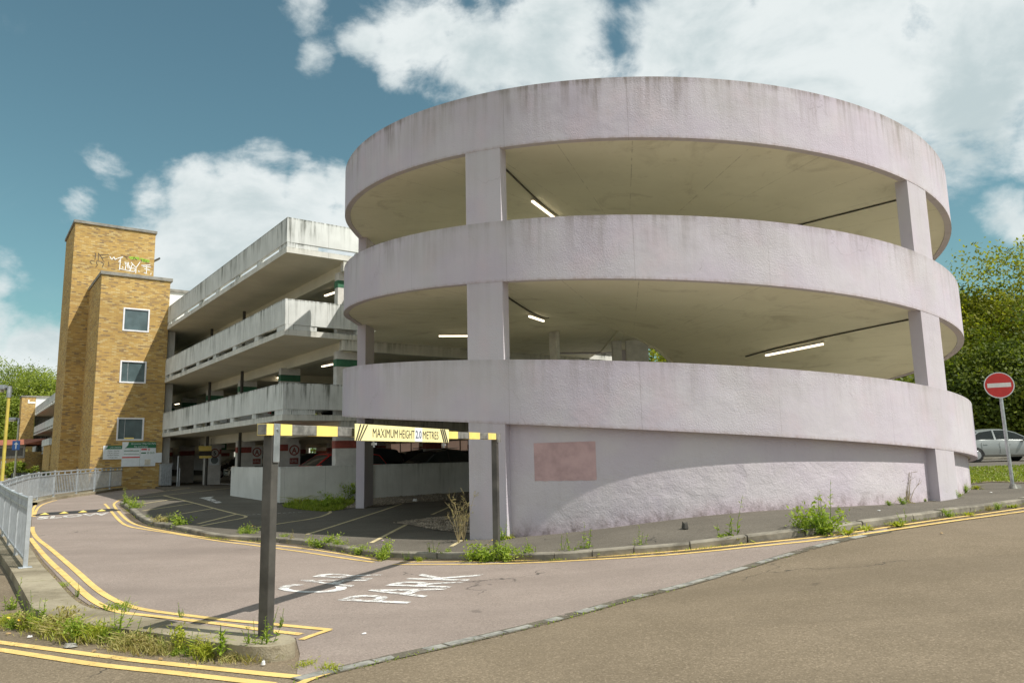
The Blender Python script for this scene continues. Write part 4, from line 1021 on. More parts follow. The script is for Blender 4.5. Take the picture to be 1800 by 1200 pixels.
railing('guardrail', 'long grey guardrail curving round the road bend in front of the brick tower', smooth_pts(FR, 1), .12, 2.05, bar=.14)

# ------------------------------------------------------------------ height barrier
PA = gp(467, 1118, .13); ZB = 1.87
bdir = Vector((-.368 + 2.294, 12.895 - 6.93, 0)).normalized(); PBp = Vector((-.368, 12.895, 0))
BR = atan2(bdir.y, bdir.x); LB = (PBp - Vector((PA.x, PA.y, 0))).dot(bdir)
hb = empty('height_barrier', PA, BR, 'black and yellow banded height barrier on two dark posts across the car park entrance', 'height barrier')
zb = ZB - PA.z
mb = MB(); mb.box(-.05, .05, -.05, .05, -.05, zb - .055); mb.build('post', M['blacksteel'], hb, bevel=.008)
mb = MB(); mb.box(-.09, .09, -.09, .09, .0, .012); mb.build('base_plate', M['blacksteel'], hb)
pe = PA + bdir * LB; ge = G(pe.x, pe.y) + KH - PA.z
ze = 1.906 - PA.z
mb = MB(); mb.box(LB - .05, LB + .05, -.05, .05, ge - .1, ze - .055); mb.build('post', M['blacksteel'], hb, bevel=.008)
def bx_t(px, off=.052):                                         # distance along the beam seen at image column px
    n = cr * F - fw * (px - 900); A = PA + Vector((bdir.y, -bdir.x, 0)) * off + Vector((0, 0, zb)) - Vector((0, 0, EYE)); B3 = bdir + Vector((0, 0, (ze - zb) / LB)); return -n.dot(A) / n.dot(B3)
def bz(t): return zb + (ze - zb) * t / LB
TS0 = bx_t(468.5); mb = MB(); mb.bar((TS0, 0, bz(TS0)), (LB + .12, 0, bz(LB + .12)), .10, .10); mb.build('beam', M['weathered'], hb, bevel=.008)
for a, b in ((466, 482.5), (493.5, 513.5), (557, 593.5), (632, 655), (668, 694), (722, 745), (770, 805), (825, 843.5), (858.5, 872)):
    t0, t1 = bx_t(a), bx_t(b); t0 = max(t0, TS0 + .004)
    mb = MB(); mb.bar((t0, 0, bz(t0)), (t1, 0, bz(t1)), .105, .105); mb.build('yellow_band', M['refl_yellow'], hb)
TB = bx_t(487, .06); mb = MB(); mb.box(TB - .045, TB + .045, -.066, -.054, zb - .30, zb + .055); mb.build('bracket', M['galv'], hb, bevel=.005)
mb = MB(); mb.tube([(TB, -.06, zb - .0), (TB, -.08, zb)], .014, 8); mb.build('bolt', M['galv'], hb)
mb = MB(); mb.box(LB - .05, LB + .13, -.062, -.05, ze - .1, ze + .055); mb.build('bracket', M['weathered'], hb)
t0, t1 = bx_t(624.5, .097), bx_t(789, .097); L_ = t1 - t0; H_ = .185
BX = lambda px: bx_t(px, .1) - t0
zc = bz((t0 + t1) / 2) - .005; p0 = PA + bdir * t0; sl_ = atan2(bz(t1) - bz(t0), L_)
side = Vector((bdir.y, -bdir.x, 0))
hs = empty('height_limit_sign', p0 + side * .085 + Vector((0, 0, bz(t0) - .095)), BR, 'long yellow MAXIMUM HEIGHT 2.0 METRES board hung on the barrier beam', 'sign')
hs.rotation_euler = (0, -sl_ * 0, BR)
def TS(x, z, y=-.014): return Matrix(((1, 0, 0, x), (0, 0, -1, y), (0, 1, 0, z), (0, 0, 0, 1)))
mb = MB(); mb.box(0, L_, -.012, .0, 0, H_); mb.build('board', M['signyellow'], hs, bevel=.002)
mb = MB(); mb.box(BX(729.5), BX(742.5), -.0135, -.0115, .004, H_ - .004); mb.build('white_patch', M['signwhite'], hs)
mb = MB(); add_text(mb, 'MAXIMUM', TS(L_ * .315, H_ * .5, -.0145), .155, (L_ * .285) / .78, .0); 
mb.v = []; mb.f = []; mb.m = []
def fit_text(mb, s, x0, x1, z0, z1, y, bold=0.):
    V, Fc = text_mesh(s, 1, 1, bold); xa = min(v[0] for v in V); xb = max(v[0] for v in V); ya = min(v[1] for v in V); yb = max(v[1] for v in V); b = len(mb.v)
    mb.v += [(x0 + (x - xa) / (xb - xa) * (x1 - x0), y, z0 + (q - ya) / (yb - ya) * (z1 - z0)) for x, q in V]
    for f in Fc: mb.face([b + i for i in f])
for wd_, xa_, xb_ in (('MAXIMUM', 655.5, 699.5), ('HEIGHT', 702.5, 728.5), ('METRES', 743.5, 771)):
    mb = MB(); fit_text(mb, wd_, BX(xa_), BX(xb_), H_ * .22, H_ * .78, -.0145, 0.); mb.build('lettering', M['signblack'], hs)
mb = MB(); fit_text(mb, '2.0', BX(731), BX(741), H_ * .24, H_ * .78, -.0145, .01); mb.build('numerals', plain('blue_black_numerals', (.06, .065, .12), .5), hs)
for i in range(3):
    xa = BX(625.5 + i * 3.5); xb = BX(633 + i * 6); mb = MB(); add_poly(mb, TS(0, 0, -.0142), [(xa, .004), (xa + .03, .004), (xb + .03, H_ - .004), (xb, H_ - .004)]); mb.build('hatch_stripe', M['signblack'], hs)
    xa = BX(788.2 - i * 3.2); xb = BX(782.5 - i * 3.2); mb = MB(); add_poly(mb, TS(0, 0, -.0142), [(xa - .045, .004), (xa, .004), (xb, H_ - .004), (xb - .045, H_ - .004)]); mb.build('hatch_stripe', M['signblack'], hs)
for f in (.19, .965):
    mb = MB(); mb.tube([(L_ * f, .04, .05), (L_ * f, .03, -.07)], .012, 6); mb.box(L_ * f - .025, L_ * f + .025, .005, .05, -.045, -.02); mb.build('hanger', M['galv'], hs)

# ------------------------------------------------------------------ no entry sign
NB = gp(1781, 858, KH); hd = sqrt(NB.x ** 2 + NB.y ** 2)
d = ray(1756, 677); k = hd / sqrt(d.x ** 2 + d.y ** 2); zc = EYE + d.z * k - NB.z
ns = empty('no_entry_sign', NB, 0, 'round red no entry sign on a grey pole at the pavement edge', 'road sign')
lean = (d.x * k - NB.x, d.y * k - NB.y)
mb = MB(); mb.tube([(0, 0, -.05), (lean[0] * .5, lean[1] * .5, zc * .5), (lean[0], lean[1], zc + .29)], .038, 14); mb.build('pole', M['galv'], ns, smooth=True)
mb = MB(); mb.tube([(0, 0, .0), (0, 0, .1)], [.09, .055], 12); mb.box(-.02, .16, -.05, .05, 0, .07); mb.build('foot', M['sett'], ns)
fz_ = Vector((-NB.x + 1.5, -NB.y, 0)).normalized(); ry_ = atan2(fz_.y, fz_.x) + pi / 2
T = Matrix.Translation(Vector((lean[0], lean[1], zc)) + fz_ * .05) @ Matrix.Rotation(ry_, 4, 'Z') @ Matrix.Rotation(pi / 2, 4, 'X')
mb = MB()
add_disc(mb, T, .305, 40, 0, 0, -.004); b = len(mb.v)
for z in (-.004, .004):
    for i in range(40): mb.v.append(tuple(T @ Vector((.305 * cos(2 * pi * i / 40), .305 * sin(2 * pi * i / 40), z))))
for i in range(40): j = (i + 1) % 40; mb.face((b + i, b + j, b + 40 + j, b + 40 + i))
mb.face([b + 40 + i for i in range(40)]); mb.build('plate', M['signwhite'], ns)
mb = MB(); add_disc(mb, T, .283, 40, 0, 0, .0065); mb.build('red_disc', M['signred'], ns)
mb = MB(); add_poly(mb, T, [(-.235, -.05), (.235, -.05), (.235, .05), (-.235, .05)], 0, .009); mb.build('white_bar', M['purewhite'], ns)
mb = MB(); Tb = T @ Matrix.Translation((0, 0, -.02)); mb.box(-.07, .07, -.16, -.13, -.012, .012, T=Tb); mb.box(-.07, .07, .13, .16, -.012, .012, T=Tb); mb.build('clip', M['galv'], ns)

# ------------------------------------------------------------------ speed hump
h0, h1 = gp(57, 906), gp(212, 896.5)
hd_ = (h1 - h0).xy.normalized(); hn = Vector((-hd_.y, hd_.x)); HL = (h1 - h0).xy.length; HW = .34
hump = empty('speed_hump', (h0.x, h0.y, G(h0.x, h0.y)), 0, 'black rubber speed hump with yellow chevrons across the narrow road', 'speed hump')
prof = [(-HW, 0), (-HW * .7, .03), (-HW * .3, .055), (HW * .3, .055), (HW * .7, .03), (HW, 0)]
mb = MB(); prev = None
for i in range(25):
    t = HL * i / 24; e = min(1., min(t, HL - t) / .25 + .02); cur = []
    for q, z in prof:
        w = h0.xy + hd_ * t + hn * (q * (.55 + .45 * e)); cur.append(mb.vert(w.x - h0.x, w.y - h0.y, G(w.x, w.y) - G(h0.x, h0.y) + .012 + z * e))
    if prev:
        for k in range(5): mb.face((prev[k], prev[k + 1], cur[k + 1], cur[k]))
    prev = cur
mb.build('body', M['rubber'], hump, smooth=True)
for px in (80.5, 113.5, 146, 178.5):
    c = gp(px, 902.3 - (px - 113) * .045); t = (c.xy - h0.xy).dot(hd_); mb = MB(); b = 0
    for a_, q in ((-.13, -HW * .9), (.13, -HW * .9), (0, HW * -.32)):
        w = h0.xy + hd_ * (t + a_) + hn * q; zq = .062 if q > -HW * .5 else .0195; mb.vert(w.x - h0.x, w.y - h0.y, G(w.x, w.y) - G(h0.x, h0.y) + .012 + zq + .004)
    mb.face((0, 1, 2)); mb.build('chevron', M['refl_yellow'], hump)

# ------------------------------------------------------------------ lamp posts, far left
def lamp_post(px, Y, h, label, mat, arm):
    d = ray(px, 800); x = d.x * Y / d.y; z = G(x, Y); t = empty('lamp_post', (x, Y, z), 0, label, 'street lamp')
    mb = MB(); mb.tube([(0, 0, -.1), (0, 0, 1.0), (0, 0, 1.02), (0, 0, h * .91)], [.085, .085, .055, .05], 10); mb.build('column', mat, t, smooth=True)
    mb = MB(); mb.tube([(0, 0, h * .91), (0, 0, h)], [.07, .075], 10); mb.tube([(0, 0, h * .985), (arm * .5, 0, h * 1.0)], .035, 8); mb.build('bracket', M['galv'], t, smooth=True)
    mb = MB(); mb.box(arm * .2 if arm > 0 else arm, arm if arm > 0 else arm * .2, -.11, .11, h * .97, h * 1.01); mb.build('lantern', M['galv'], t, bevel=.03)
    mb = MB(); mb.box((arm * .4 if arm > 0 else arm * .92), (arm * .92 if arm > 0 else arm * .4), -.08, .08, h * .955, h * .969); mb.build('diffuser', M['casing'], t)
    return t, x, z
lamp_post(7, 24.5, 4.15, 'nearer lamp post with a mustard yellow column at the left edge', plain('mustard_paint', (.52, .42, .08), .5, 0, .15, 3), -.55)
t2, lx, lz = lamp_post(28.5, 44, 4.2, 'farther lamp post with a pale column carrying a small blue sign', plain('pale_column_paint', (.50, .49, .40), .5, 0, .15, 3), -.6)
bs = empty('blue_sign', (lx, 44, lz + 2.6), 0, 'small square blue one-way arrow sign on the farther lamp post', 'road sign')
mb = MB(); mb.box(-.23, .23, -.09, -.07, -.27, .27); mb.build('plate', M['signblue'], bs, bevel=.01)
mb = MB(); add_poly(mb, TX(0, 0, -.094), [(-.035, -.2), (.035, -.2), (.035, .05), (-.035, .05)]); add_poly(mb, TX(0, 0, -.094), [(-.13, .05), (.13, .05), (0, .21)]); mb.build('arrow', M['signwhite'], bs)

# ------------------------------------------------------------------ signs and fittings inside the ground floor
def px_on_k(px, py, k): q = on_k(px, py, k); return q
def col_sign(label, px, py, k, kind):
    q = on_k(px, py, k); w = bp(k, q.x); t = empty('column_sign', (w.x, w.y, q.z), BROT, label, 'sign'); mb = MB()
    if kind == 'A':
        mb.box(-.26, .26, -.012, .0, -.62, .32); mb.build('plate', M['colwhite'], t)
        mb = MB(); add_disc(mb, TX(0, .05, -.015), .22, 24, 0, .165); fit = MB(); fit_text(mb, 'A', -.11, .11, -.08, .17, -.0155, .03); add_poly(mb, TX(0, 0, -.015), [(-.19, -.52), (.19, -.52), (.19, -.27), (-.19, -.27)]); mb.build('red_marks', M['redstripe'], t)
        mb = MB(); fit_text(mb, 'LEVEL', -.15, .15, -.45, -.34, -.0185); mb.build('lettering', M['colwhite'], t)
    elif kind == '5':
        mb.box(-.24, .24, -.012, .0, -.24, .24); mb.build('plate', M['colwhite'], t)
        mb = MB(); add_disc(mb, TX(0, 0, -.015), .24, 24, 0, .185); mb.build('red_ring', M['redstripe'], t); mb = MB(); fit_text(mb, '5', -.07, .07, -.11, .11, -.016, .02); mb.build('numeral', M['signblack'], t)
    elif kind == 'cam':
        mb.box(-.26, .26, -.012, .0, -.26, .26); mb.build('plate', M['signwhite'], t); mb = MB(); add_disc(mb, TX(0, 0, -.015), .19, 24); mb.build('grey_disc', plain('grey_sign_disc', (.16, .19, .19), .5), t)
    return t
col_sign('round red letter A sign on the ground floor column by the dark drainpipe', 451.5, 796, 12.08 - .16 - .01, 'A')
col_sign('round red letter A sign half hidden behind the dark car by the barrier post', 517, 793, 6.28 - .17, 'A')
col_sign('round red and white speed limit 5 sign on the entrance column', 377.5, 796, 17.88 - .17, '5')
col_sign('square white sign with a grey disc under the speed limit sign', 377, 808.5, 17.88 - .17, 'cam')
q = at_z(393, 769.5, 2.62); w = bp(17.3, 1.9)
def hang(name, label, px, py, k, W_, H_, parts):
    q = on_k(px, py, k); w = bp(k, q.x); t = empty(name, (w.x, w.y, q.z), BROT, label, 'sign')
    for nm, x0, x1, z0, z1, y, m in parts:
        mb = MB(); mb.box(x0, x1, y, y + .02, z0, z1); mb.build(nm, M[m], t)
    return t
hang('beam_sign', 'pair of small blue and white notices on the ground floor beam', 394, 769.5, 16.8, .6, .4, [('plate', -.3, .3, -.22, .22, 0, 'casing'), ('blue_panel', -.26, .06, .03, .18, -.012, 'signblue'), ('blue_panel', -.26, .06, -.18, -.03, -.012, 'signblue')])
hang('exit_sign', 'small lit green exit sign hanging behind the entrance column', 391.5, 784.5, 21.5, .5, .4, [('plate', -.22, .22, -.2, .2, 0, 'signgreen'), ('white_pictogram', -.12, .12, -.08, .12, -.012, 'signwhite')])
hang('hanging_board', 'yellow and grey board hanging beside the entrance column', 360.5, 795.5, 16.9, .7, .6, [('yellow_panel', -.32, .32, .1, .36, 0, 'refl_yellow'), ('grey_panel', -.3, .34, -.15, .095, 0, 'pipe'), ('yellow_panel', -.28, .34, -.28, -.155, 0, 'refl_yellow'), ('hanger', -.3, -.28, .36, .75, 0, 'pipe'), ('hanger', .28, .3, .36, .75, 0, 'pipe')])
# ribbed pale cabinet and slim posts at the entrance
q = on_k(290, 849, 18.2); w = bp(18.2, q.x)
cb = empty('metal_cabinet', (w.x, w.y, G(w.x, w.y) + .1), BROT, 'pale ribbed metal cabinet at the end of the guardrail by the brick tower', 'cabinet')
mb = MB(); mb.box(-.28, .28, -.18, .18, .05, 1.12); mb.build('body', M['railpaint'], cb, bevel=.01)
mb = MB()
for i in range(5): mb.box(-.25 + i * .11, -.2 + i * .11, -.205, -.18, .1, 1.0)
mb.build('ribs', M['galv'], cb)
mb = MB(); mb.box(-.31, .31, -.21, .21, 1.12, 1.19); mb.build('lid', M['galv'], cb)
for px, hh, lab in ((311.5, 1.55, 'taller slim grey post at the car park entrance by the brick tower'), (315, .95, 'shorter slim grey post at the car park entrance')):
    q = on_k(px, 851, 17.6); w = bp(17.6, q.x); t = empty('barrier_post', (w.x, w.y, G(w.x, w.y) + KH), 0, lab, 'post'); mb = MB(); mb.tube([(0, 0, -.05), (0, 0, hh)], .04, 10); mb.build('tube', M['galv'], t, smooth=True); mb = MB(); mb.tube([(0, 0, hh), (0, 0, hh + .03)], [.045, .03], 10); mb.build('cap', M['pipe'], t)

# ------------------------------------------------------------------ cars
def car(name, label, loc, rz, paint, kind='hatch', group=None, L=4.2, Wd=1.76, H=1.48, rails=False, detail=True):
    hw = Wd / 2; S = {
        'hatch': [(-2.08, .62, .80, .86), (-1.98, .90, 1.05, .93), (-1.72, .96, 1.36, 1), (-1.2, .96, 1.46, 1), (-.35, .95, 1.48, 1), (.3, .93, 1.40, 1), (.98, .90, .94, 1), (1.6, .80, .83, .97), (1.95, .68, .70, .9), (2.1, .55, .57, .78)],
        'suv': [(-2.2, .70, .90, .88), (-2.12, 1.02, 1.2, .95), (-1.9, 1.06, 1.58, 1), (-1.3, 1.06, 1.66, 1), (-.3, 1.05, 1.68, 1), (.35, 1.03, 1.60, 1), (.95, 1.0, 1.05, 1), (1.7, .93, .96, .98), (2.05, .78, .80, .92), (2.2, .62, .64, .82)],
        'saloon': [(-2.3, .60, .64, .84), (-2.2, .86, .90, .92), (-1.6, .94, .98, 1), (-1.0, .95, 1.36, 1), (-.4, .95, 1.44, 1), (.1, .94, 1.43, 1), (.55, .92, 1.30, 1), (1.15, .90, .94, 1), (1.8, .78, .81, .97), (2.15, .66, .68, .9), (2.3, .52, .54, .78)]}[kind]
    base_L = S[-1][0] - S[0][0]; sx = L / base_L; sz = H / max(s[2] for s in S)
    t = empty(name, loc, rz, label, 'car', group)
    mb = MB(); rows = []
    for x, zb_, zr, wf in S:
        w = hw * wf; x *= sx; zb2, zr2 = zb_ * sz, zr * sz; gh = zr - zb_; ri = w * (.98 if gh < .07 else .98 - .24 * min(gh / .52, 1)); z0 = .22 + .10 * (1 - wf) * 2
        zm = min(.55 * sz, zb2 * .72)
        half = [(w * .86, z0), (w * .97, z0 + .10), (w * 1.0, zm), (w * .965, zb2), (ri, zr2 - (.02 if gh > .07 else .01)), (ri * .6, zr2 + .018), (0, zr2 + .024)]
        pts = [(y, z) for y, z in half] + [(-y, z) for y, z in half[-2::-1]]
        rows.append([mb.vert(x, y, z) for y, z in pts])
    n = len(rows[0]); ns_ = len(S)
    tall = [S[i][2] - S[i][1] > .07 for i in range(ns_)]
    for i in range(ns_ - 1):
        for j in range(n - 1):
            m = 0; up = j in (3, n - 5); top = j in (4, 5, n - 7, n - 6) 
            if up and (tall[i] or tall[i + 1]): m = 2
            steep = abs(S[i][2] - S[i + 1][2]) > .25
            if (j in (4, 5, 6, 7)) and steep and (tall[i] != tall[i + 1] or (tall[i] and S[i][2] - S[i + 1][2] > .05 and i + 2 < ns_ and not tall[i + 2])): m = 1
            mb.face((rows[i][j], rows[i][j + 1], rows[i + 1][j + 1], rows[i + 1][j])[::-1], m)
    mb.face(rows[0]); mb.face(rows[-1][::-1])
    for i in range(ns_ - 1): mb.face((rows[i][0], rows[i][n - 1], rows[i + 1][n - 1], rows[i + 1][0]))
    me = D.meshes.new('body'); me.from_pydata(mb.v, [], mb.f); bm = bmesh.new(); bm.from_mesh(me); bm.faces.ensure_lookup_table()
    for f, m in zip(bm.faces, mb.m): f.material_index = m
    bmesh.ops.recalc_face_normals(bm, faces=bm.faces[:])
    glass = {}
    for m in (1, 2):
        fs = [f for f in bm.faces if f.material_index == m]
        if m == 2:
            for sgn in (1, -1):
                ff = [f for f in fs if (f.calc_center_median().y > 0) == (sgn > 0)]
                # split the side glazing at the B pillar
                for part in (lambda c: c.x > -.25 * sx, lambda c: c.x <= -.25 * sx):
                    g = [f for f in ff if part(f.calc_center_median())]
                    if g:
                        r = bmesh.ops.inset_region(bm, faces=g, thickness=.035, depth=-.008, use_even_offset=True)
                        for f in r['faces']: f.material_index = 0
        elif fs:
            for g in ([f for f in fs if f.calc_center_median().x > 0], [f for f in fs if f.calc_center_median().x <= 0]):
                if g:
                    r = bmesh.ops.inset_region(bm, faces=g, thickness=.05, depth=-.006, use_even_offset=True)
                    for f in r['faces']: f.material_index = 0
    def split(cond, nm, mat, par):
        m2 = D.meshes.new(nm); b2 = bm.copy(); b2.faces.ensure_lookup_table()
        bmesh.ops.delete(b2, geom=[f for f in b2.faces if not cond(f)], context='FACES')
        if not b2.faces: b2.free(); return None
        b2.to_mesh(m2); b2.free(); m2.materials.clear(); m2.materials.append(mat); m2.polygons.foreach_set('material_index', [0] * len(m2.polygons))
        m2.polygons.foreach_set('use_smooth', [True] * len(m2.polygons)); m2.set_sharp_from_angle(angle=radians(32))
        o = D.objects.new(nm, m2); COL.objects.link(o); o.parent = par; return o
    body = split(lambda f: f.material_index == 0, 'body', paint, t)
    split(lambda f: f.material_index == 1 and f.calc_center_median().x > 0, 'windscreen', M['glass'], t)
    split(lambda f: f.material_index == 1 and f.calc_center_median().x <= 0, 'rear_window', M['glass'], t)
    for sgn in (1, -1):
        split(lambda f: f.material_index == 2 and f.calc_center_median().y * sgn > 0 and f.calc_center_median().x > -.25 * sx, 'side_window', M['glass'], t)
        split(lambda f: f.material_index == 2 and f.calc_center_median().y * sgn > 0 and f.calc_center_median().x <= -.25 * sx, 'side_window', M['glass'], t)
    bm.free(); D.meshes.remove(me)
    fx, rx = 1.32 * sx, -1.28 * sx; wr = .315
    for x in (fx, rx):
        for sgn in (1, -1):
            w = MB(); y = sgn * (hw - .1)
            w.tube([(0, -.1, 0), (0, -.09, 0), (0, .09, 0), (0, .1, 0)], [wr - .03, wr, wr, wr - .03], 22); wo = w.build('wheel', M['tyre'], t, smooth=True); wo.location = (x, y, wr)
            r = MB(); r.tube([(0, .104 * sgn, 0), (0, .112 * sgn, 0)], [.2, .19], 16); r.build('rim', M['rim'], wo)
            a = MB(); aw = []
            for k in range(15):
                an_ = pi * k / 14; aw.append((x + (wr + .05) * cos(an_), wr - .02 + (wr + .05) * sin(an_)))
            b = len(a.v)
            for (xx, zz_) in aw: a.v.append((xx, sgn * (hw * 1.003), zz_)); a.v.append((x + (xx - x) * .86, sgn * (hw * 1.004), wr - .02 + (zz_ - wr + .02) * .86))
            for k in range(14): a.face((b + 2 * k, b + 2 * k + 2, b + 2 * k + 3, b + 2 * k + 1))
            a.build('wheel_arch', M['rubber'], t)
    xf, xr = S[-1][0] * sx, S[0][0] * sx; zl = S[-2][1] * sz
    for sgn in (1, -1):
        h = MB(); h.box(xf - .28, xf - .04, sgn * hw * .80 - .14, sgn * hw * .80 + .11 * 1, zl - .13, zl + .01); h.build('headlight', M['headlamp'], t, bevel=.03)
        h = MB(); h.box(xr + .0, xr + .14, sgn * hw * .80 - .1, sgn * hw * .80 + .1, .66 * sz, .86 * sz); h.build('tail_light', M['taillamp'], t, bevel=.02)
        h = MB(); xm = .78 * sx; h.box(xm - .06, xm + .05, sgn * (hw + .06) - .09, sgn * (hw + .06) + .07, .90 * sz, 1.02 * sz); h.build('mirror', paint, t, bevel=.03)
        if detail:
            h = MB()
            for xx in (.12, -.85): h = MB(); h.box(xx * sx - .09, xx * sx + .09, sgn * hw - .005, sgn * hw + .018, .76 * sz, .785 * sz); h.build('door_handle', paint, t, bevel=.004)
            for xx in (.86, -.26, -1.02): h = MB(); h.box(xx * sx - .004, xx * sx + .004, sgn * (hw + .0005) - .004, sgn * (hw + .0005) + .003, .38, .86 * sz); h.build('door_gap', M['rubber'], t)
        if rails:
            h = MB(); h.bar((-1.6 * sx, sgn * hw * .66, H + .05), (.2 * sx, sgn * hw * .66, H + .03), .035); h.build('roof_rail', M['galv'], t)
    g = MB(); g.box(xf - .03, xf + .012, -.26, .26, .36, .47); g.build('number_plate', M['purewhite'], t)
    g = MB(); g.box(xr - .012, xr + .03, -.26, .26, .62, .73); g.build('number_plate', M['plate'], t)
    g = MB(); g.box(xf - .08, xf + .006, -.42, .42, .5 * sz, .57 * sz); g.build('grille', M['rubber'], t)
    return t
PT = {'red': mat_paint('red_car_paint', (.55, .018, .016)), 'black': mat_paint('black_car_paint', (.012, .012, .013)), 'dark': mat_paint('dark_grey_car_paint', (.035, .038, .04)), 'silver': mat_paint('silver_car_paint', (.30, .32, .31), .5, .4), 'white': mat_paint('white_car_paint', (.72, .72, .72)), 'blue': mat_paint('dark_blue_car_paint', (.015, .022, .045)), 'maroon': mat_paint('maroon_car_paint', (.10, .012, .012))}
GC = 'cars parked on the ground floor'
def park(k, s, rz, label, paint, kind, lv=0, **kw):
    w = bp(k, s); z = (.37 if lv == 0 else TOPS[lv - 1] - 1.07); return car('parked_car', label, (w.x, w.y, z), BROT + rz, PT[paint], kind, GC if lv == 0 else 'cars parked on the first deck', **kw)
park(2.0, 2.55, pi, 'red hatchback parked behind the low white wall near the corner', 'red', 'hatch', L=4.1, H=1.44)
park(5.0, 4.6, pi, 'black estate car parked just behind the red hatchback', 'black', 'suv', H=1.62, L=4.6)
park(8.8, 8.0, pi, 'dark saloon with a curved roof two rows behind the red hatchback', 'dark', 'saloon')
park(11.3, 10.6, pi, 'silver-grey car far behind the red hatchback', 'silver', 'hatch')
park(3.6, 8.6, 0.05, 'black saloon with a pale roof edge right of the lilac rear pillar', 'black', 'saloon', L=4.5)
park(7.4, 11.0, 0, 'black off-road car with silver roof rails behind the low wall', 'black', 'suv', rails=True, L=4.5, H=1.56)
park(3.4, 13.9, 0.04, 'maroon hatchback left of the front lilac pillar', 'maroon', 'hatch')
park(10.3, 14.2, 0, 'dark hatchback in the row by the pink rear wall', 'blue', 'hatch')
park(12.2, 5.4, pi, 'dark grey hatchback with pale headlamps left of the barrier post', 'dark', 'hatch')
park(15.4, 6.2, pi, 'black car parked deep behind the letter A column', 'black', 'saloon')
park(21.5, 7.0, pi, 'black off-road car deep in the dark beyond the entrance', 'black', 'suv')
park(24.5, 7.2, pi, 'dark blue car deep in the dark beyond the entrance', 'blue', 'hatch')
park(30.5, 7.4, pi, 'black hatchback farthest back in the dark beyond the entrance', 'black', 'hatch')
park(1.5, 3.9, pi, 'white saloon parked on the first deck above the corner parapet', 'white', 'saloon', 1, L=4.5, H=1.5)
park(12.9, 2.4, pi / 2, 'white van-like car on the first deck halfway to the brick tower', 'white', 'suv', 1, L=4.4, H=1.62)
# silver car passing on the far road
cpx = gp(1760, 813, KH); c0 = fr[2] + (fr[3] - fr[2]) * .5
cc = Vector((cpx.x, cpx.y)); q = (c0 - cc).dot(nv_); cc = cc + nv_ * (q + 6.3)
cq = fr[2] + nv_ * 6.3; ct = ray(1747, 780); tt_ = (cq.x * ct.y - cq.y * ct.x) / (dv.y * ct.x - dv.x * ct.y); cc = cq + dv * tt_
sc_ = car('passing_car', 'silver saloon passing on the road behind the no entry sign', (cc.x, cc.y, G(cc.x, cc.y) + KH), atan2(dv.y, dv.x), PT['silver'], 'saloon', L=4.7, H=1.46, Wd=1.8)

# ------------------------------------------------------------------ far left: low tiled building, fence, bush
def at_depth(px, py, Y): d = ray(px, py); t = Y / d.y; return Vector((d.x * t, Y, EYE + d.z * t))
a = at_depth(-60, 800, 100); b = at_depth(44, 800, 96)
dx = (b - a).xy; ang = atan2(dx.y, dx.x); Lb = dx.length
lb = empty('tiled_building', (a.x, a.y, .2), ang, 'low brick building with a red tiled roof beyond the lamp posts', 'building')
mb = MB(); mb.box(0, Lb, 0, 6, -.3, 3.0); mb.build('wall', M['brick'], lb)
mb = MB(); mb.box(0, Lb, -.12, -.005, 2.2, 3.9); mb.build('fascia', M['coping'], lb)
mb = MB(); mb.box(Lb * .5, Lb - .3, -.16, -.125, 2.5, 3.5); mb.build('sign_band', M['pipe'], lb)
mb = MB(); mb.v = [(-.3, -.6, 3.9), (Lb + .3, -.6, 3.9), (Lb + .3, 3.2, 4.75), (-.3, 3.2, 4.75), (Lb + .3, 7, 3.9), (-.3, 7, 3.9)]
for f in ((0, 1, 2, 3), (3, 2, 4, 5), (1, 4, 2), (0, 3, 5), (0, 5, 4, 1)): mb.face(f)
mb.build('roof', M['rooftile'], lb)
mb = MB(); mb.box(Lb * .62, Lb * .62 + .9, -.05, .0, .9, 1.9); mb.build('notice', M['signwhite'], lb)
mb = MB(); mb.box(Lb * .3, Lb * .3 + 1, -.05, .0, 0, 2.1); mb.build('door', M['pipe'], lb)
a = gp(14, 846); b = gp(76, 838)
a, b = at_depth(20, 838, 50), at_depth(78, 838, 47); dx = (b - a).xy; Lf = dx.length
fe = empty('timber_fence', (a.x, a.y, G(a.x, a.y)), atan2(dx.y, dx.x), 'low dark timber fence between the lamp posts and the brick annex', 'fence')
mb = MB()
for i in range(int(Lf / .32)): mb.box(i * .32, i * .32 + .2, -.02, .02, .05, .95)
mb.box(0, Lf, .02, .06, .25, .33); mb.box(0, Lf, .02, .06, .7, .78); mb.build('pales', M['pipe'], fe)
mb = MB()
for i in range(int(Lf / 1.6) + 1): mb.box(i * 1.6, i * 1.6 + .1, .06, .16, 0, 1.02)
mb.build('posts', M['pipe'], fe)
#PART5
# ------------------------------------------------------------------ vegetation
class Leaves:
    def __init__(s): s.v = []; s.f = []; s.t = []
    def leaf(s, P, d, n, L, w, tint, fold=0.):
        """pointed leaf from P along d, width w, facing n"""
        sd = d.cross(n)
        if sd.length < 1e-4: sd = d.cross(Vector((.3, .5, .8)))
        sd.normalize(); i = len(s.v); mid = P + d * L * .45
        s.v += [tuple(P), tuple(mid + sd * w / 2), tuple(P + d * L), tuple(mid - sd * w / 2)]
        s.f.append((i, i + 1, i + 2, i + 3)); s.t += [tint] * 4
    def build(s, name, mat, parent=None):
        me = D.meshes.new(name); me.from_pydata(s.v, [], s.f); me.materials.append(mat)
        at = me.attributes.new('tint', 'FLOAT', 'POINT'); at.data.foreach_set('value', s.t)
        me.update(); o = D.objects.new(name, me); COL.objects.link(o)
        if parent: o.parent = parent
        return o
def rv(r): 
    while True:
        v = Vector((r.uniform(-1, 1), r.uniform(-1, 1), r.uniform(-1, 1)))
        if .05 < v.length < 1: return v.normalized()
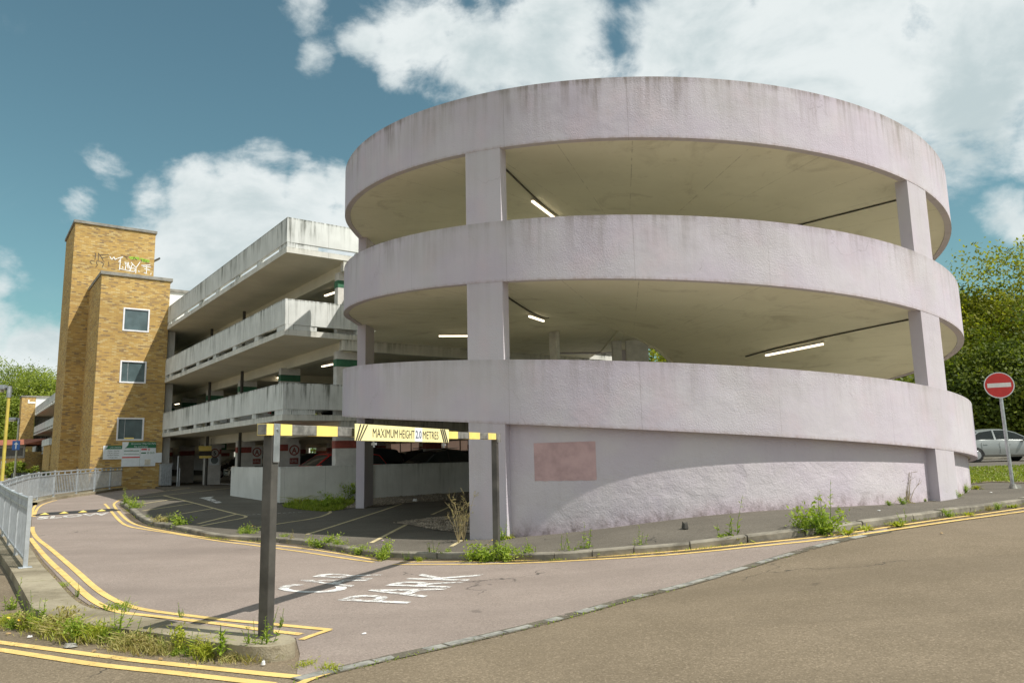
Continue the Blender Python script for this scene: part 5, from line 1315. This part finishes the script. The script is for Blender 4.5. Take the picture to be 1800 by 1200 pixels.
def tree(label, x, y, h, rad, mat, seed, clumps=260, per=60, leaf=.34, low=.15, trunk=.3, group=None, sq=1.0):
    r = random.Random(seed); z = G(x, y); t = empty('tree', (x, y, z), 0, label, 'tree', group)
    tr = MB(); th = h * .6
    tr.tube([(0, 0, -.2), (.05, 0, .4), (r.uniform(-.2, .2), r.uniform(-.2, .2), th * .5), (r.uniform(-.4, .4), r.uniform(-.4, .4), th), (r.uniform(-.5, .5), r.uniform(-.5, .5), h * .9)], [trunk * 1.35, trunk, trunk * .8, trunk * .5, .04], 9)
    lv = Leaves(); cz = h * (low + (1 - low) * .52); hz = h * (1 - low) * .5
    lobes = [(rv(r), r.uniform(.12, .34)) for _ in range(14)]
    cs = []
    for i in range(clumps):
        d = rv(r); k = .78 + sum(a * max(0, d.dot(v)) ** 6 for v, a in lobes) - .08 * r.random()
        q = r.random() ** .36; rr = k * q 
        c = Vector((d.x * rad * rr, d.y * rad * rr, cz + d.z * hz * rr * (1.06 if d.z > 0 else .95)))
        cs.append((c, q))
    for i in range(16):
        c, q = cs[r.randrange(len(cs))]; z0 = r.uniform(.25, .75) * th
        tr.tube([(0, 0, z0), tuple(c * .45 + Vector((0, 0, z0 * .4 + r.uniform(0, .6)))), tuple(c)], [trunk * .35, trunk * .2, .03], 6)
    tr.build('trunk', M['bark'], t, smooth=True)
    for c, q in cs:
        s = r.uniform(.5, 1.05) * rad * .15; base = r.random() * .75 + .06
        out = Vector((c.x, c.y, (c.z - cz) * .8)).normalized()
        for j in range(per):
            o = Vector((r.gauss(0, 1), r.gauss(0, 1), r.gauss(0, .62))) * s; P = c + o
            d = (rv(r) + Vector((0, 0, -.25)) + out * .5).normalized(); n = (rv(r) * .85 + Vector((0, 0, .8)) + out * 1.1).normalized()
            lv.leaf(P, d, n, leaf * r.uniform(.7, 1.35), leaf * r.uniform(.45, .75), min(1, max(0, base + r.uniform(-.25, .35))))
    lv.build('crown', mat, t)
    return t
GT = 'trees behind the ramp and the far road'
def by_px(px, Y): d = ray(px, 790); return d.x * Y / d.y, Y
for i, (px, Y, h, rad, m, lab, kw) in enumerate([
    (1700, 52, 12.4, 6.2, 'leaf_lime', 'full lime green tree directly right of the ramp behind the road', dict(clumps=720, per=85, leaf=.25, low=-.02)),
    (1846, 49, 12.6, 5.4, 'leaf_lime', 'taller tree with loose outer branches at the right edge of the photo', dict(clumps=520, per=80, leaf=.25, low=.0)),
    (1605, 58, 11.6, 6.0, 'leaf_dark', 'dark tree half hidden behind the right side of the ramp', dict(clumps=520, per=75, leaf=.28, low=-.02)),
    (1765, 44, 6.4, 4.4, 'leaf_dark', 'low dark bushy tree behind the passing silver car', dict(clumps=420, per=80, leaf=.22, low=-.06, trunk=.18)),
    (1900, 43, 8, 4.6, 'leaf_dark', 'bushy tree beyond the road at the far right edge', dict(clumps=320, per=70, leaf=.24, low=-.06)),
    (1660, 47, 6.2, 4.4, 'leaf_dark', 'low dark bushy tree between the ramp and the far road', dict(clumps=380, per=75, leaf=.23, low=-.06, trunk=.18)),
    (1175, 66, 11, 6.5, 'leaf_lime', 'tree seen only through the gap in the middle of the ramp', dict(clumps=260, per=45, leaf=.45, low=0)),
    (1420, 64, 11, 6.5, 'leaf_dark', 'dark tree behind the ramp hidden by its upper turns', dict(clumps=220, per=40, leaf=.5, low=0)),
    (38, 135, 19.2, 10.2, 'leaf_left', 'big round light green tree beyond the low tiled building', dict(clumps=640, per=110, leaf=.36, low=.04, trunk=.5)),
    (-70, 128, 11.5, 9, 'leaf_left', 'green tree cut off by the left edge beyond the tiled building', dict(clumps=380, per=50, leaf=.62, low=.08, trunk=.45)),
    (118, 150, 13.5, 7.0, 'leaf_dark', 'darker tree between the big round tree and the brick tower', dict(clumps=300, per=45, leaf=.6, low=.08, trunk=.4))]):
    x, y = by_px(px, Y); tree(lab, x, y, h, rad, M[m], 40 + i, group=GT if px > 1000 else 'trees beyond the tiled building', **kw)
# trees seen through the open decks at the back
for i, (k, s, h, rad) in enumerate([(34, 31, 10, 6), (46, 33, 12, 7), (60, 32, 11, 7), (76, 34, 12, 7)]):
    w = bp(k, s); tree(['tree behind the car park seen as a bright gap past the red car', 'tree behind the car park beyond the letter A column', 'tree behind the car park deep beyond the entrance', 'farthest tree behind the car park'][i], w.x, w.y, h, rad, M['leaf_left'], 90 + i, clumps=150, per=40, leaf=.5, low=0, group='trees behind the open decks')
# round bush by the tiled building
x, y = by_px(28, 82); d = ray(28, 820)
b = tree('small round green bush in front of the low tiled building', x, y, 1.7, .95, M['leaf_left'], 71, clumps=90, per=50, leaf=.24, low=-.05, trunk=.08); b['category'] = 'bush'; b.name = 'bush'
x, y = by_px(66, 60); b = tree('low dark green bush beside the brick annex', x, y, 1.0, 1.0, M['leaf_dark'], 72, clumps=60, per=40, leaf=.2, low=-.1, trunk=.05); b['category'] = 'bush'; b.name = 'bush'

# ---- weeds
def weed(kind, seed, h):
    r = random.Random(seed); L = Leaves(); S = MB(); fl = []
    if kind == 'bushy':
        for i in range(int(11)):
            a = r.uniform(0, 2 * pi); tl = r.uniform(.1, .75); hh = h * r.uniform(.3, 1.) * (1 - .3 * tl); top = Vector((cos(a) * tl * h, sin(a) * tl * h, hh)); S.tube([(0, 0, 0), tuple(top * .5 + Vector((0, 0, hh * .1))), tuple(top)], [.006, .004, .002], 5)
            for j in range(46):
                f = r.uniform(.12, 1.02); P = top * f + Vector((0, 0, hh * .2 * f * (1 - f))) + Vector((r.gauss(0, 1), r.gauss(0, 1), r.gauss(0, 1))) * .1 * h
                d = (rv(r) + Vector((0, 0, .35))).normalized(); L.leaf(P, d, (rv(r) + Vector((0, 0, .8))).normalized(), h * r.uniform(.08, .19), h * r.uniform(.035, .075), min(1, max(0, .25 + .5 * f + r.uniform(-.25, .25))))
    elif kind == 'tall':
        for i in range(r.randint(4, 7)):
            a = r.uniform(0, 2 * pi); o = Vector((cos(a), sin(a), 0)) * r.uniform(0, .18) * h; hh = h * (1. if i == 0 else r.uniform(.3, .85)); le = Vector((cos(a) * r.uniform(0, .35), sin(a) * r.uniform(0, .35), 1)) * hh; bend = Vector((r.uniform(-.1, .1), r.uniform(-.1, .1), 0)) * hh
            pt = lambda f: o + le * f + bend * f * f
            S.tube([tuple(pt(0)), tuple(pt(.5)), tuple(pt(1.))], [.004, .003, .0015], 5)
            for j in range(24):
                f = r.uniform(.05, 1.); d = Vector((r.uniform(-1, 1), r.uniform(-1, 1), r.uniform(-.1, .9))).normalized(); l = h * (.13 * (1 - f) + .055) * r.uniform(.5, 1.3)
                L.leaf(pt(f), d, rv(r), l, l * r.uniform(.2, .4), min(1, max(0, .3 + .5 * f + r.uniform(-.25, .25))))
    elif kind == 'rosette':
        for j in range(34):
            a = r.uniform(0, 2 * pi); d = Vector((cos(a), sin(a), r.uniform(.15, 1.3))).normalized(); l = h * r.uniform(.6, 1.1)
            q = Vector((r.gauss(0, .03), r.gauss(0, .03), 0)); s1 = q + d * l * .55; d2 = (d + Vector((0, 0, -.7))).normalized()
            L.leaf(q, d, Vector((0, 0, 1)), l * .7, .03, r.uniform(.3, .9)); L.leaf(s1, d2, Vector((0, 0, 1)), l * .5, .028, r.uniform(.4, 1))
    elif kind == 'spiky':
        S.tube([(0, 0, 0), (.02, 0, h * .6), (.0, .02, h)], [.008, .006, .003], 5)
        for j in range(26):
            a = j * 2.4; f = .15 + .8 * j / 26; d = Vector((cos(a), sin(a), .75 + .5 * f)).normalized(); l = h * r.uniform(.35, .6) * (1.1 - .5 * f); P = Vector((0, 0, h * f * .8))
            L.leaf(P, d, Vector((0, 0, 1)), l * .6, .028, r.uniform(.4, .8)); L.leaf(P + d * l * .5, (d + Vector((0, 0, -.8))).normalized(), Vector((0, 0, 1)), l * .55, .024, r.uniform(.5, .95))
    elif kind == 'dry':
        for i in range(9):
            a = r.uniform(0, 2 * pi); hh = h * r.uniform(.6, 1); top = Vector((cos(a) * .3 * h, sin(a) * .3 * h, hh)); m = top * .5 + Vector((0, 0, .08)); S.tube([(0, 0, 0), tuple(m), tuple(top)], [.006, .004, .002], 5)
            for j in range(7):
                f = r.uniform(.35, .95); P = m.lerp(top, f) if f > .5 else m * f * 2; q = P + (rv(r) + Vector((0, 0, .8))).normalized() * r.uniform(.06, .2) * h; S.tube([tuple(P), tuple(q)], [.003, .0015], 4)
                for k in range(4): L.leaf(P.lerp(q, r.random()), rv(r), rv(r), .02, .012, r.random())
    elif kind == 'twig':
        for i in range(8):
            a = r.uniform(-.2, 3.4); hh = h * r.uniform(.5, 1); top = Vector((cos(a) * .6 * h, sin(a) * .15 * h, hh)); m = top * .45 + Vector((0, 0, .1 * h)); S.tube([(0, 0, 0), tuple(m), tuple(top)], [.007, .005, .002], 5)
            for j in range(6):
                P = m.lerp(top, r.random()); q = P + (rv(r) + Vector((0, 0, .9))).normalized() * r.uniform(.08, .25) * h; S.tube([tuple(P), tuple(q)], [.003, .0015], 4)
        for j in range(14): L.leaf(Vector((r.gauss(0, .04), r.gauss(0, .04), 0)), (rv(r) + Vector((0, 0, 1))).normalized(), rv(r), .05, .02, r.random())
    else:                                                # grass tuft
        for j in range(90):
            a = r.uniform(0, 2 * pi); P = Vector((r.gauss(0, .07), r.gauss(0, .05), 0)); d = Vector((cos(a) * .6, sin(a) * .6, 1)).normalized(); l = h * r.uniform(.5, 1.1)
            L.leaf(P, d, rv(r), l * .7, .008, r.uniform(.2, 1)); L.leaf(P + d * l * .6, (d + Vector((cos(a), sin(a), -.3))).normalized(), rv(r), l * .5, .007, r.uniform(.3, 1))
    return L, S
proto_w = {}
def put_weed(kind, px, py, h, label, mat='weed', off=0., group=None, name='weed', flower=None, seed=0, pos=None, wide=1.):
    P = pos if pos is not None else gp(px, py, off); key = (kind, mat, seed % 3, round(h, 1)); t = empty(name, P, rnd.uniform(0, 6.28) if kind != 'twig' else 0, label, 'weed' if name == 'weed' else 'plant', group)
    h *= .85 if kind in ('tall', 'bushy') and h < .5 else 1.; hr = max(.1, round(h, 1)); t.scale = (wide * h / hr, wide * h / hr, h / hr); h = hr
    if key in proto_w:
        for ch in proto_w[key]: c = ch.copy(); COL.objects.link(c); c.parent = t
    else:
        L, S = weed(kind, 100 + len(proto_w) * 7 + seed, h); L_o = L.build('leaves', M[mat], t); lst = [L_o]
        if S.v: lst.append(S.build('stems', M['stem'] if kind in ('dry', 'twig') else M[mat], t))
        proto_w[key] = lst
    if flower:
        m = MB(); r = random.Random(int(px))
        for i in range(5):
            c = Vector((r.uniform(-.1, .1), r.uniform(-.1, .1), h * r.uniform(.7, 1))); 
            T = Matrix.Translation(c) @ Matrix.Rotation(r.uniform(-.6, .6), 4, 'X'); add_disc(m, T, .011, 7)
        m.build('flowers', M[flower], t)
    return t
GW = 'weeds along the kerb of the pavement'; GI = 'weeds along the foot of the concrete island'; GB = 'weeds along the foot of the lilac wall'
for a in [
    ('bushy', 672, 984, .42, 'bright green round weed with purple flowers at the kerb left of the far barrier post', 'weed', GW, 'purpleflower'),
    ('bushy', 634, 975, .30, 'green weed at the kerb just left of the bright round weed with purple flowers', 'weed', GW, None),
    ('bushy', 590, 966, .26, 'long low green weed at the kerb halfway to the near barrier post', 'weed', GW, None),
    ('bushy', 565, 962, .26, 'low green weed left of the long low weed at the kerb', 'weed', GW, None),
    ('tall', 545, 958, .28, 'thin upright weed growing out of the kerb below the bay line', 'weed', GW, None),
    ('tall', 512, 955, .34, 'straw-tipped weed at the kerb right of the near barrier post', 'weeddry', GW, None),
    ('bushy', 495, 952, .24, 'small yellow-green weed at the kerb touching the near barrier post in view', 'weed', GW, None),
    ('bushy', 437, 945, .36, 'green weed clump at the kerb left of the near barrier post', 'weed', GW, 'flower'),
    ('bushy', 425, 944, .28, 'smaller green weed clump beside another left of the near barrier post', 'weed', GW, None),
    ('tall', 715, 984, .2, 'thin weed at the kerb where the yellow lines break', 'weed', GW, None),
    ('bushy', 737, 987, .14, 'low yellow-green weed at the start of the right-hand yellow lines', 'weedyel', GW, None),
    ('tall', 762, 981, .42, 'tall thin weed at the kerb between the two bay line ends', 'weed', GW, None),
    ('bushy', 785, 981, .22, 'low weed at the kerb below the short bay line', 'weed', GW, None),
    ('bushy', 835, 985, .34, 'broad tangled weed at the kerb under the lilac pillar', 'weed', GW, None),
    ('bushy', 862, 986, .42, 'biggest tangled weed at the kerb in front of the far barrier post', 'weed', GW, 'flower'),
    ('bushy', 890, 985, .38, 'tangled yellow-green weed right of the far barrier post', 'weed', GW, None),
    ('bushy', 918, 983, .28, 'low spreading weed at the right end of the tangled weeds', 'weed', GW, None),
    ('tall', 938, 979, .36, 'thin weed just right of the tangled weeds', 'weed', GW, None),
    ('tall', 1004, 979, .46, 'feathery upright weed at the kerb below the painted patch', 'weed', GW, None),
    ('tall', 985, 977, .4, 'slender weed left of the feathery upright weed', 'weed', GW, None),
    ('tall', 1030, 974, .5, 'single tall stem weed right of the feathery upright weed', 'weed', GW, None),
    ('rosette', 1052, 976, .14, 'flat yellow-green rosette weed right of the single tall stem', 'weedyel', GW, None),
    ('tall', 1125, 968, .45, 'tall thin weed at the kerb in the middle of the lilac wall', 'weed', GW, None),
    ('rosette', 1145, 968, .16, 'low yellow-green weed right of the tall thin weed mid wall', 'weedyel', GW, None),
    ('tall', 1278, 953, .72, 'tall see-through weed at the kerb left of the big bush-like weed', 'weed', GW, None),
    ('bushy', 1272, 955, .2, 'dark low weed at the foot of the tall see-through weed', 'weed', GW, None),
    ('rosette', 1303, 952, .22, 'yellow-green leafy weed right of the tall see-through weed', 'weedyel', GW, None),
    ('rosette', 1326, 949, .16, 'smaller yellow-green leafy weed between the tall weed and the bush-like weed', 'weedyel', GW, None),
    ('bushy', 1416, 940, .42, 'left half of the big bush-like weed at the kerb', 'weed', GW, None),
    ('bushy', 1444, 939, .58, 'big bush-like bright green weed at the kerb', 'weed', GW, None),
    ('tall', 1452, 938, .82, 'tall leafy shoot rising out of the big bush-like weed', 'weed', GW, None),
    ('rosette', 1492, 939, .26, 'bright yellow-green spreading weed right of the big bush-like weed', 'weedyel', GW, None),
    ('rosette', 1522, 932, .18, 'small flat weed right of the bright yellow-green spreading weed', 'weedyel', GW, None),
    ('rosette', 1577, 925, .20, 'yellow-green weed with a thin shoot at the kerb below the dry twig plant', 'weedyel', GW, None),
    ('tall', 1588, 921, .42, 'thin green shoot standing in a yellow-green weed', 'weed', GW, None),
    ('bushy', 1668, 909, .2, 'dull green weed at the kerb below the right-hand pillar', 'weed', GW, None),
    ('rosette', 1702, 906, .16, 'bright low weed at the kerb right of the right-hand pillar', 'weedyel', GW, None),
    ('bushy', 1738, 898, .14, 'brownish weed at the kerb left of the no entry sign', 'weeddry', GW, None),
    ('bushy', 1754, 896, .18, 'small dull weed at the kerb below the no entry sign', 'weed', GW, None),
    ('rosette', 1780, 892, .16, 'yellow-green weed at the kerb at the right edge', 'weedyel', GW, None)]:
    kind, px, py, h, lab, mat, grp, flw = a
    put_weed(kind, px, py, h, lab, mat, .0, grp, flower=flw, seed=int(px) % 3, wide=1.55 if 'tangled' in lab or 'long low' in lab else 1.15)
for a in [('twig', 1598, 884, .75, 'leafless twiggy plant against the lilac wall', 'weeddry'), ('bushy', 1587, 886, .2, 'small round green plant at the wall beside the twiggy plant', 'weed'), ('bushy', 1563, 888, .14, 'tiny green plant at the wall left of the twiggy plant', 'weed'),
          ('bushy', 1626, 881, .12, 'tiny pale green plant at the wall right of the twiggy plant', 'weed'), ('bushy', 1656, 878, .26, 'green plant with one orange flower in the corner of the right-hand pillar', 'weed'), ('bushy', 1681, 875, .25, 'green plant at the foot of the right-hand pillar', 'weed'),
          ('bushy', 1697, 866, .26, 'dull green plant just behind the right-hand pillar', 'weed'), ('rosette', 1716, 859, .22, 'yellow-green plant at the edge of the verge right of the ramp', 'weedyel'),
          ('dry', 815, 952, 1.0, 'dry branching straw-coloured plant left of the front lilac pillar', 'weeddry'), ('dry', 806, 954, .8, 'smaller dry branching plant left of the straw-coloured one', 'weeddry'), ('rosette', 893, 946, .22, 'bright green weed in the corner of the front lilac pillar and the wall', 'weedyel'),
          ('tall', 883, 949, .5, 'thin pale weed in front of the front lilac pillar', 'weed')]:
    put_weed(a[0], a[1], a[2], a[3], a[4], a[5], KH, GB, flower='flower' if 'orange' in a[4] else None)
# pale spike of growth on the kerb end by the speed hump
put_weed('tall', 222, 886, .62, 'tall weed on the kerb end right of the speed hump', 'weed', KH, GW); put_weed('tall', 230, 889, .5, 'second tall weed on the kerb end right of the speed hump', 'weed', KH, GW); put_weed('bushy', 236, 898, .4, 'bushy weed at the kerb end right of the speed hump', 'weed', 0, GW)
put_weed('bushy', 318, 929, .36, 'shaded green weed at the kerb below the empty bays', 'weed', 0, GW, wide=1.5); put_weed('bushy', 282, 924, .36, 'shaded dull weed left of another at the kerb below the empty bays', 'weeddry', 0, GW, wide=1.4); put_weed('bushy', 258, 915, .3, 'small shaded weed where the kerb starts to curve', 'weed', 0, GW)
# bed in front of the low wall
GL = 'plants in the bed below the low white wall'
for px, py, h, lab, mt, kd, fl_, wd in [(541, 876, .8, 'dark upright shrub-like weed against the low white wall', 'weed', 'bushy', None, .8), (516, 887, .3, 'low green weed at the left end of the bed by the low white wall', 'weed', 'bushy', None, 1.6), (545, 890, .34, 'yellow-flowered weed in the middle of the bed', 'weed', 'bushy', 'flower', 1.6),
    (570, 891, .36, 'yellow-flowered weed right of the middle of the bed', 'weed', 'bushy', 'flower', 1.6), (592, 888, .42, 'green weed at the front right of the bed', 'weed', 'bushy', 'flower', 1.5), (612, 878, .75, 'tallest yellow-flowered bush in the bed beside the lilac rear pillar', 'weed', 'bushy', 'flower', 1.1), (600, 877, .5, 'green bush left of the tallest one in the bed', 'weed', 'bushy', None, 1.3),
    (415, 868, .9, 'thin tall weed against the left end of the low white wall', 'weed', 'tall', None, 1.), (575, 880, .4, 'green weed close to the low white wall in the middle of the bed', 'weed', 'bushy', None, 1.7), (528, 884, .35, 'grassy weed below the dark upright shrub-like weed', 'weedyel', 'tuft', None, 2.)]:
    put_weed(kd, px, py, h, lab, mt, KH, GL, flower=fl_, wide=wd)
# island weeds: near the camera, along the foot of the plinth
isl = [(0, 1100), (40, 1106), (90, 1118), (140, 1128), (200, 1137), (260, 1146), (320, 1154), (370, 1159), (420, 1162), (455, 1164)]
rI = random.Random(5); kinds = [('bushy', .26, 'weed'), ('bushy', .22, 'weeddry'), ('tall', .32, 'weed'), ('bushy', .28, 'weedyel'), ('tuft', .22, 'weedyel'), ('tuft', .24, 'weeddry')]
IW = gl(isl, 0); IW = resample(IW, .07)
for i, p in enumerate(IW):
    k, h, mt = kinds[rI.randrange(6)]; f = i / len(IW)
    h *= rI.uniform(.5, 1.1) * (1.12 if f < .6 else 1.0) * (.45 if f > .88 else 1)
    pos = Vector((p.x + rI.uniform(-.05, .05), p.y + rI.uniform(-.02, .14), 0)); pos.z = G(pos.x, pos.y)
    kd = {'bushy': 'leafy', 'tall': 'upright', 'tuft': 'grassy'}[k]; tone = {'weed': 'green', 'weeddry': 'straw-coloured', 'weedyel': 'yellow-green'}[mt]
    put_weed(k, i, 0, h, f'{tone} {kd} weed in the tangled strip along the foot of the concrete island', mt, 0, GI, flower='flower' if rI.random() < .07 and k == 'bushy' else None, seed=i % 3, pos=pos, wide=rI.uniform(.8, 1.15))
put_weed('spiky', 389, 1161, .30, 'bright green weed with long drooping pointed leaves near the barrier post', 'weed', 0, GI)
put_weed('tall', 449, 1158, .42, 'thin upright weed leaning on the rounded end of the island', 'weed', 0, GI); put_weed('tall', 462, 1157, .36, 'second thin upright weed at the rounded end of the island', 'weed', 0, GI)
put_weed('tuft', 538, 1170, .07, 'flat grass tuft in the road joint right of the island', 'weedyel', 0, GI); put_weed('tuft', 580, 1178, .08, 'flat grass tuft at the left end of the granite setts', 'weedyel', 0, GI)
for px, py, h, lab in [(135, 1049, .22, 'small green weed at the plinth edge beside the outer yellow line'), (206, 1071, .14, 'small green weed growing over the outer yellow line'), (222, 1076, .15, 'small yellowing weed growing beside the outer yellow line'), (104, 1032, .1, 'tiny dry weed along the plinth edge'), (318, 1086, .2, 'thin weed standing on the inner yellow line'), (492, 1103, .22, 'thin weed standing right of the barrier post on the yellow line'), (18, 1072, .28, 'grassy weed at the left end of the plinth')]:
    put_weed('tall' if h > .14 else 'tuft', px, py, h, lab, 'weed', 0, GI)
# moss and grass in the sett joint, grass on the verge
gL = Leaves(); r = random.Random(3)
for i in range(0, len(sp_), 2):
    p = sp_[i]; dens = .5 + .5 * sin(i * .013) + .4 * sin(i * .041 + 1); side_ = 1
    for k in range(int(max(0, dens) * 3.2)):
        a = r.uniform(0, 6.28); q = Vector((p.x + r.gauss(.03, .03), p.y + r.gauss(-.07, .02), 0)); q.z = G(q.x, q.y)
        d = Vector((cos(a), sin(a), r.uniform(.2, .9))).normalized(); gL.leaf(q, d, Vector((0, 0, 1)), r.uniform(.02, .05), .012, r.uniform(.2, .9))
o = gL.build('joint_grass', M['grass']); tag(o, 'thin grass and moss growing along the line of granite setts', 'grass', kind='stuff')
gL = Leaves(); me = verge.data; bmv = bmesh.new(); bmv.from_mesh(me); fs = list(bmv.faces); wts = [f.calc_area() for f in fs]
for _ in range(26000):
    f = r.choices(fs, wts)[0]; q = [v.co for v in f.verts]; a_, b_ = r.random(), r.random()
    if a_ + b_ > 1: a_, b_ = 1 - a_, 1 - b_
    P = q[0] + (q[1] - q[0]) * a_ + (q[2] - q[0]) * b_; a = r.uniform(0, 6.28)
    gL.leaf(P, Vector((cos(a) * .7, sin(a) * .7, 1)).normalized(), rv(r), r.uniform(.04, .10), .03, r.uniform(.1, 1))
bmv.free(); o = gL.build('verge_grass', M['grass']); tag(o, 'short bright grass on the verge beside the far road', 'grass', kind='stuff')
def cover(name, label, poly_pts, n, hlo, hhi, mat, off, wd=.02, line=None, spread=.06):
    L = Leaves(); r = random.Random(len(name) + n)
    for _ in range(n):
        if line:
            i = r.randrange(len(line) - 1)
            if (sin(i * .9) + sin(i * .37 + 2) + r.uniform(-1.2, 1.2)) < .2: continue
            q = line[i].lerp(line[i + 1], r.random()); x, y = q.x + r.gauss(0, spread), q.y + r.gauss(0, spread)
        else:
            a, b, c = r.random(), r.random(), 0; k = r.randrange(len(poly_pts) - 2); A, B_, C_ = poly_pts[0], poly_pts[k + 1], poly_pts[k + 2]
            if a + b > 1: a, b = 1 - a, 1 - b
            q = A + (B_ - A) * a + (C_ - A) * b; x, y = q.x, q.y
        P = Vector((x, y, 0)); a = r.uniform(0, 6.28); h = r.uniform(hlo, hhi) * (.6 + .4 * sin(x * 5) * sin(y * 4))
        d = Vector((cos(a) * .7, sin(a) * .7, r.uniform(.5, 1.4))).normalized()
        L.v += []; P.z = off + 0; L.leaf(P, d, rv(r), h, wd * r.uniform(.7, 1.5), r.uniform(.1, 1))
    z = gz([(v[0], v[1]) for v in L.v]); L.v = [(v[0], v[1], v[2] + zz_) for v, zz_ in zip(L.v, z)]
    o = L.build(name, mat); tag(o, label, 'ground cover', kind='stuff'); return o
bed = [p for p in gl([(545, 884), (497, 891), (530, 896), (570, 899.5), (602, 896), (622, 884), (622, 872), (560, 876), (500, 880)], KH)]
cover('bed_ground_cover', 'low green ground cover filling the bed below the white wall', bed, 6000, .08, .28, M['leaf_left'], KH, .03)
cover('kerb_grass', 'thin patchy grass along the gutter of the pavement kerb', None, 5200, .03, .10, M['weedyel'], 0, .010, line=[Vector((p.x, p.y, 0)) - Vector((0, .06, 0)) for p in resample(KW[4:], .3)], spread=.035)
cover('island_grass', 'thin dry grass in the strip along the foot of the concrete island', None, 3200, .05, .16, M['weeddry'], 0, .009, line=[Vector((p.x, p.y, 0)) for p in IW], spread=.07)
cover('plinth_grass', 'sparse dry grass along the inner edge of the concrete plinth', None, 500, .02, .06, M['weeddry'], .0, .008, line=gl([(62, 975), (78, 998), (104, 1028), (134, 1056), (170, 1071), (235, 1080), (300, 1090)], 0), spread=.02)
# ---- small litter
def bit(name, px, py, off, s, mat, label, cat, h=.02):
    P = gp(px, py, off); r = random.Random(int(px * 7 + py)); m = MB(); n = 7
    b0 = [m.vert(s * cos(2 * pi * i / n) * r.uniform(.7, 1.2), s * .7 * sin(2 * pi * i / n) * r.uniform(.7, 1.2), .012) for i in range(n)]
    t0 = [m.vert(m.v[i][0] * .7, m.v[i][1] * .7, .012 + h * r.uniform(.6, 1.3)) for i in b0]
    m.face(t0); m.face(b0[::-1])
    for i in range(n): m.face((b0[i], b0[(i + 1) % n], t0[(i + 1) % n], t0[i]))
    o = m.build(name, M[mat]); o.location = P; o.rotation_euler = (0, 0, r.uniform(0, 6)); tag(o, label, cat)
bit('stone', 1205, 929, KH, .09, 'pipe', 'small dark stone at the foot of the lilac wall', 'stone', .09)
bit('litter', 730, 881, KH, .11, 'litter', 'crumpled pale litter on the gravel below the low wall', 'litter', .08)
bit('litter', 463, 1170, 0, .022, 'litter', 'small white scrap at the rounded end of the island', 'litter', .03)
bit('slate_piece', 122, 1138, 0, .07, 'sett', 'broken grey slate lying at the edge of the weeds', 'slate', .03)
bit('litter', 53, 1121, 0, .025, 'litter', 'pale scrap at the weeds by the left edge', 'litter', .015)
for i, (px, py, lab) in enumerate([(15, 1115, 'brown dead leaf by the weeds at the left edge'), (282, 1160, 'curled brown dead leaf under the yellow-flowered weeds'), (165, 1146, 'brown dead leaf between the weeds and the upper foreground line'), (60, 965, 'dead leaf on the plinth edge beside the guardrail post'), (94, 1018, 'pale dead leaf where the plinth meets the yellow lines'), (1352, 945, 'dry dead leaf at the kerb left of the bush-like weed'), (1370, 944, 'second dry dead leaf at the kerb left of the bush-like weed'), (1655, 938, 'dead leaf at the foot of the kerb')]):
    bit('dead_leaf', px, py, 0, .03, 'deadleaf', lab, 'leaf', .01)
for i, (px, py, lab) in enumerate([(1410, 931, 'small pale pebble on the kerb top'), (1545, 898, 'white speck of litter on the pavement below the wall'), (1642, 880, 'white scrap on the pavement at the right-hand pillar'), (1742, 866, 'white scrap on the pavement left of the no entry sign'), (640, 1115, 'tiny white chip on the entrance road')]):
    bit('litter', px, py, KH if py < 935 else 0, .03, 'litter', lab, 'litter', .008)

# ---- driver of the passing car, seen dimly through the side window
def driver():
    car_ = sc_; t = empty('person', (.15, -.38, .30), 0, 'driver in a pale top behind the wheel of the passing silver car', 'person'); t.location = car_.matrix_basis @ Vector((.05, -.36, .30)); t.rotation_euler = (0, 0, car_.rotation_euler.z)
    V = [(0, 0, .12, .15), (.0, 0, .32, .15), (-.03, 0, .52, .15), (-.04, 0, .62, .07), (-.02, 0, .70, .055), (.0, 0, .80, .09), (.0, 0, .90, .085), (-.02, .17, .54, .06), (.12, .24, .36, .045), (.38, .16, .46, .035), (.45, .14, .48, .03), (-.02, -.17, .54, .06), (.12, -.24, .36, .045), (.38, -.16, .46, .035), (.45, -.14, .48, .03),
         (.18, .09, .10, .08), (.42, .10, .16, .07), (.55, .10, .0, .05), (.18, -.09, .10, .08), (.42, -.10, .16, .07), (.55, -.10, .0, .05)]
    E = [(0, 1), (1, 2), (2, 3), (3, 4), (4, 5), (5, 6), (2, 7), (7, 8), (8, 9), (9, 10), (2, 11), (11, 12), (12, 13), (13, 14), (0, 15), (15, 16), (16, 17), (0, 18), (18, 19), (19, 20)]
    me = D.meshes.new('body'); me.from_pydata([v[:3] for v in V], E, []); o = D.objects.new('body', me); COL.objects.link(o); o.parent = t
    sk = o.modifiers.new('skin', 'SKIN'); ss = o.modifiers.new('sub', 'SUBSURF'); ss.levels = 1; ss.render_levels = 1
    for i, v in enumerate(V): me.skin_vertices[0].data[i].radius = (v[3], v[3])
    me.skin_vertices[0].data[0].use_root = True
    me.materials.append(plain('skin_and_shirt', (.42, .27, .21), .7))
try: driver()
except Exception as ex: print('driver', ex)
tg = NT('see_through_car_glass'); tg.fin((.02, .025, .025), .05, spec=.8); _tr = tg.add('ShaderNodeBsdfTransparent'); _mx = tg.add('ShaderNodeMixShader'); _mx.inputs[0].default_value = .55; tg.set(_tr.inputs[0], (.7, .75, .72))
tg.t.links.new(_tr.outputs[0], _mx.inputs[1]); tg.t.links.new(tg.b.outputs[0], _mx.inputs[2]); tg.t.links.new(_mx.outputs[0], tg.out.inputs[0])
for ch in sc_.children:
    if ch.name.split('.')[0] in ('side_window', 'windscreen', 'rear_window'): ch.data.materials[0] = tg.mat
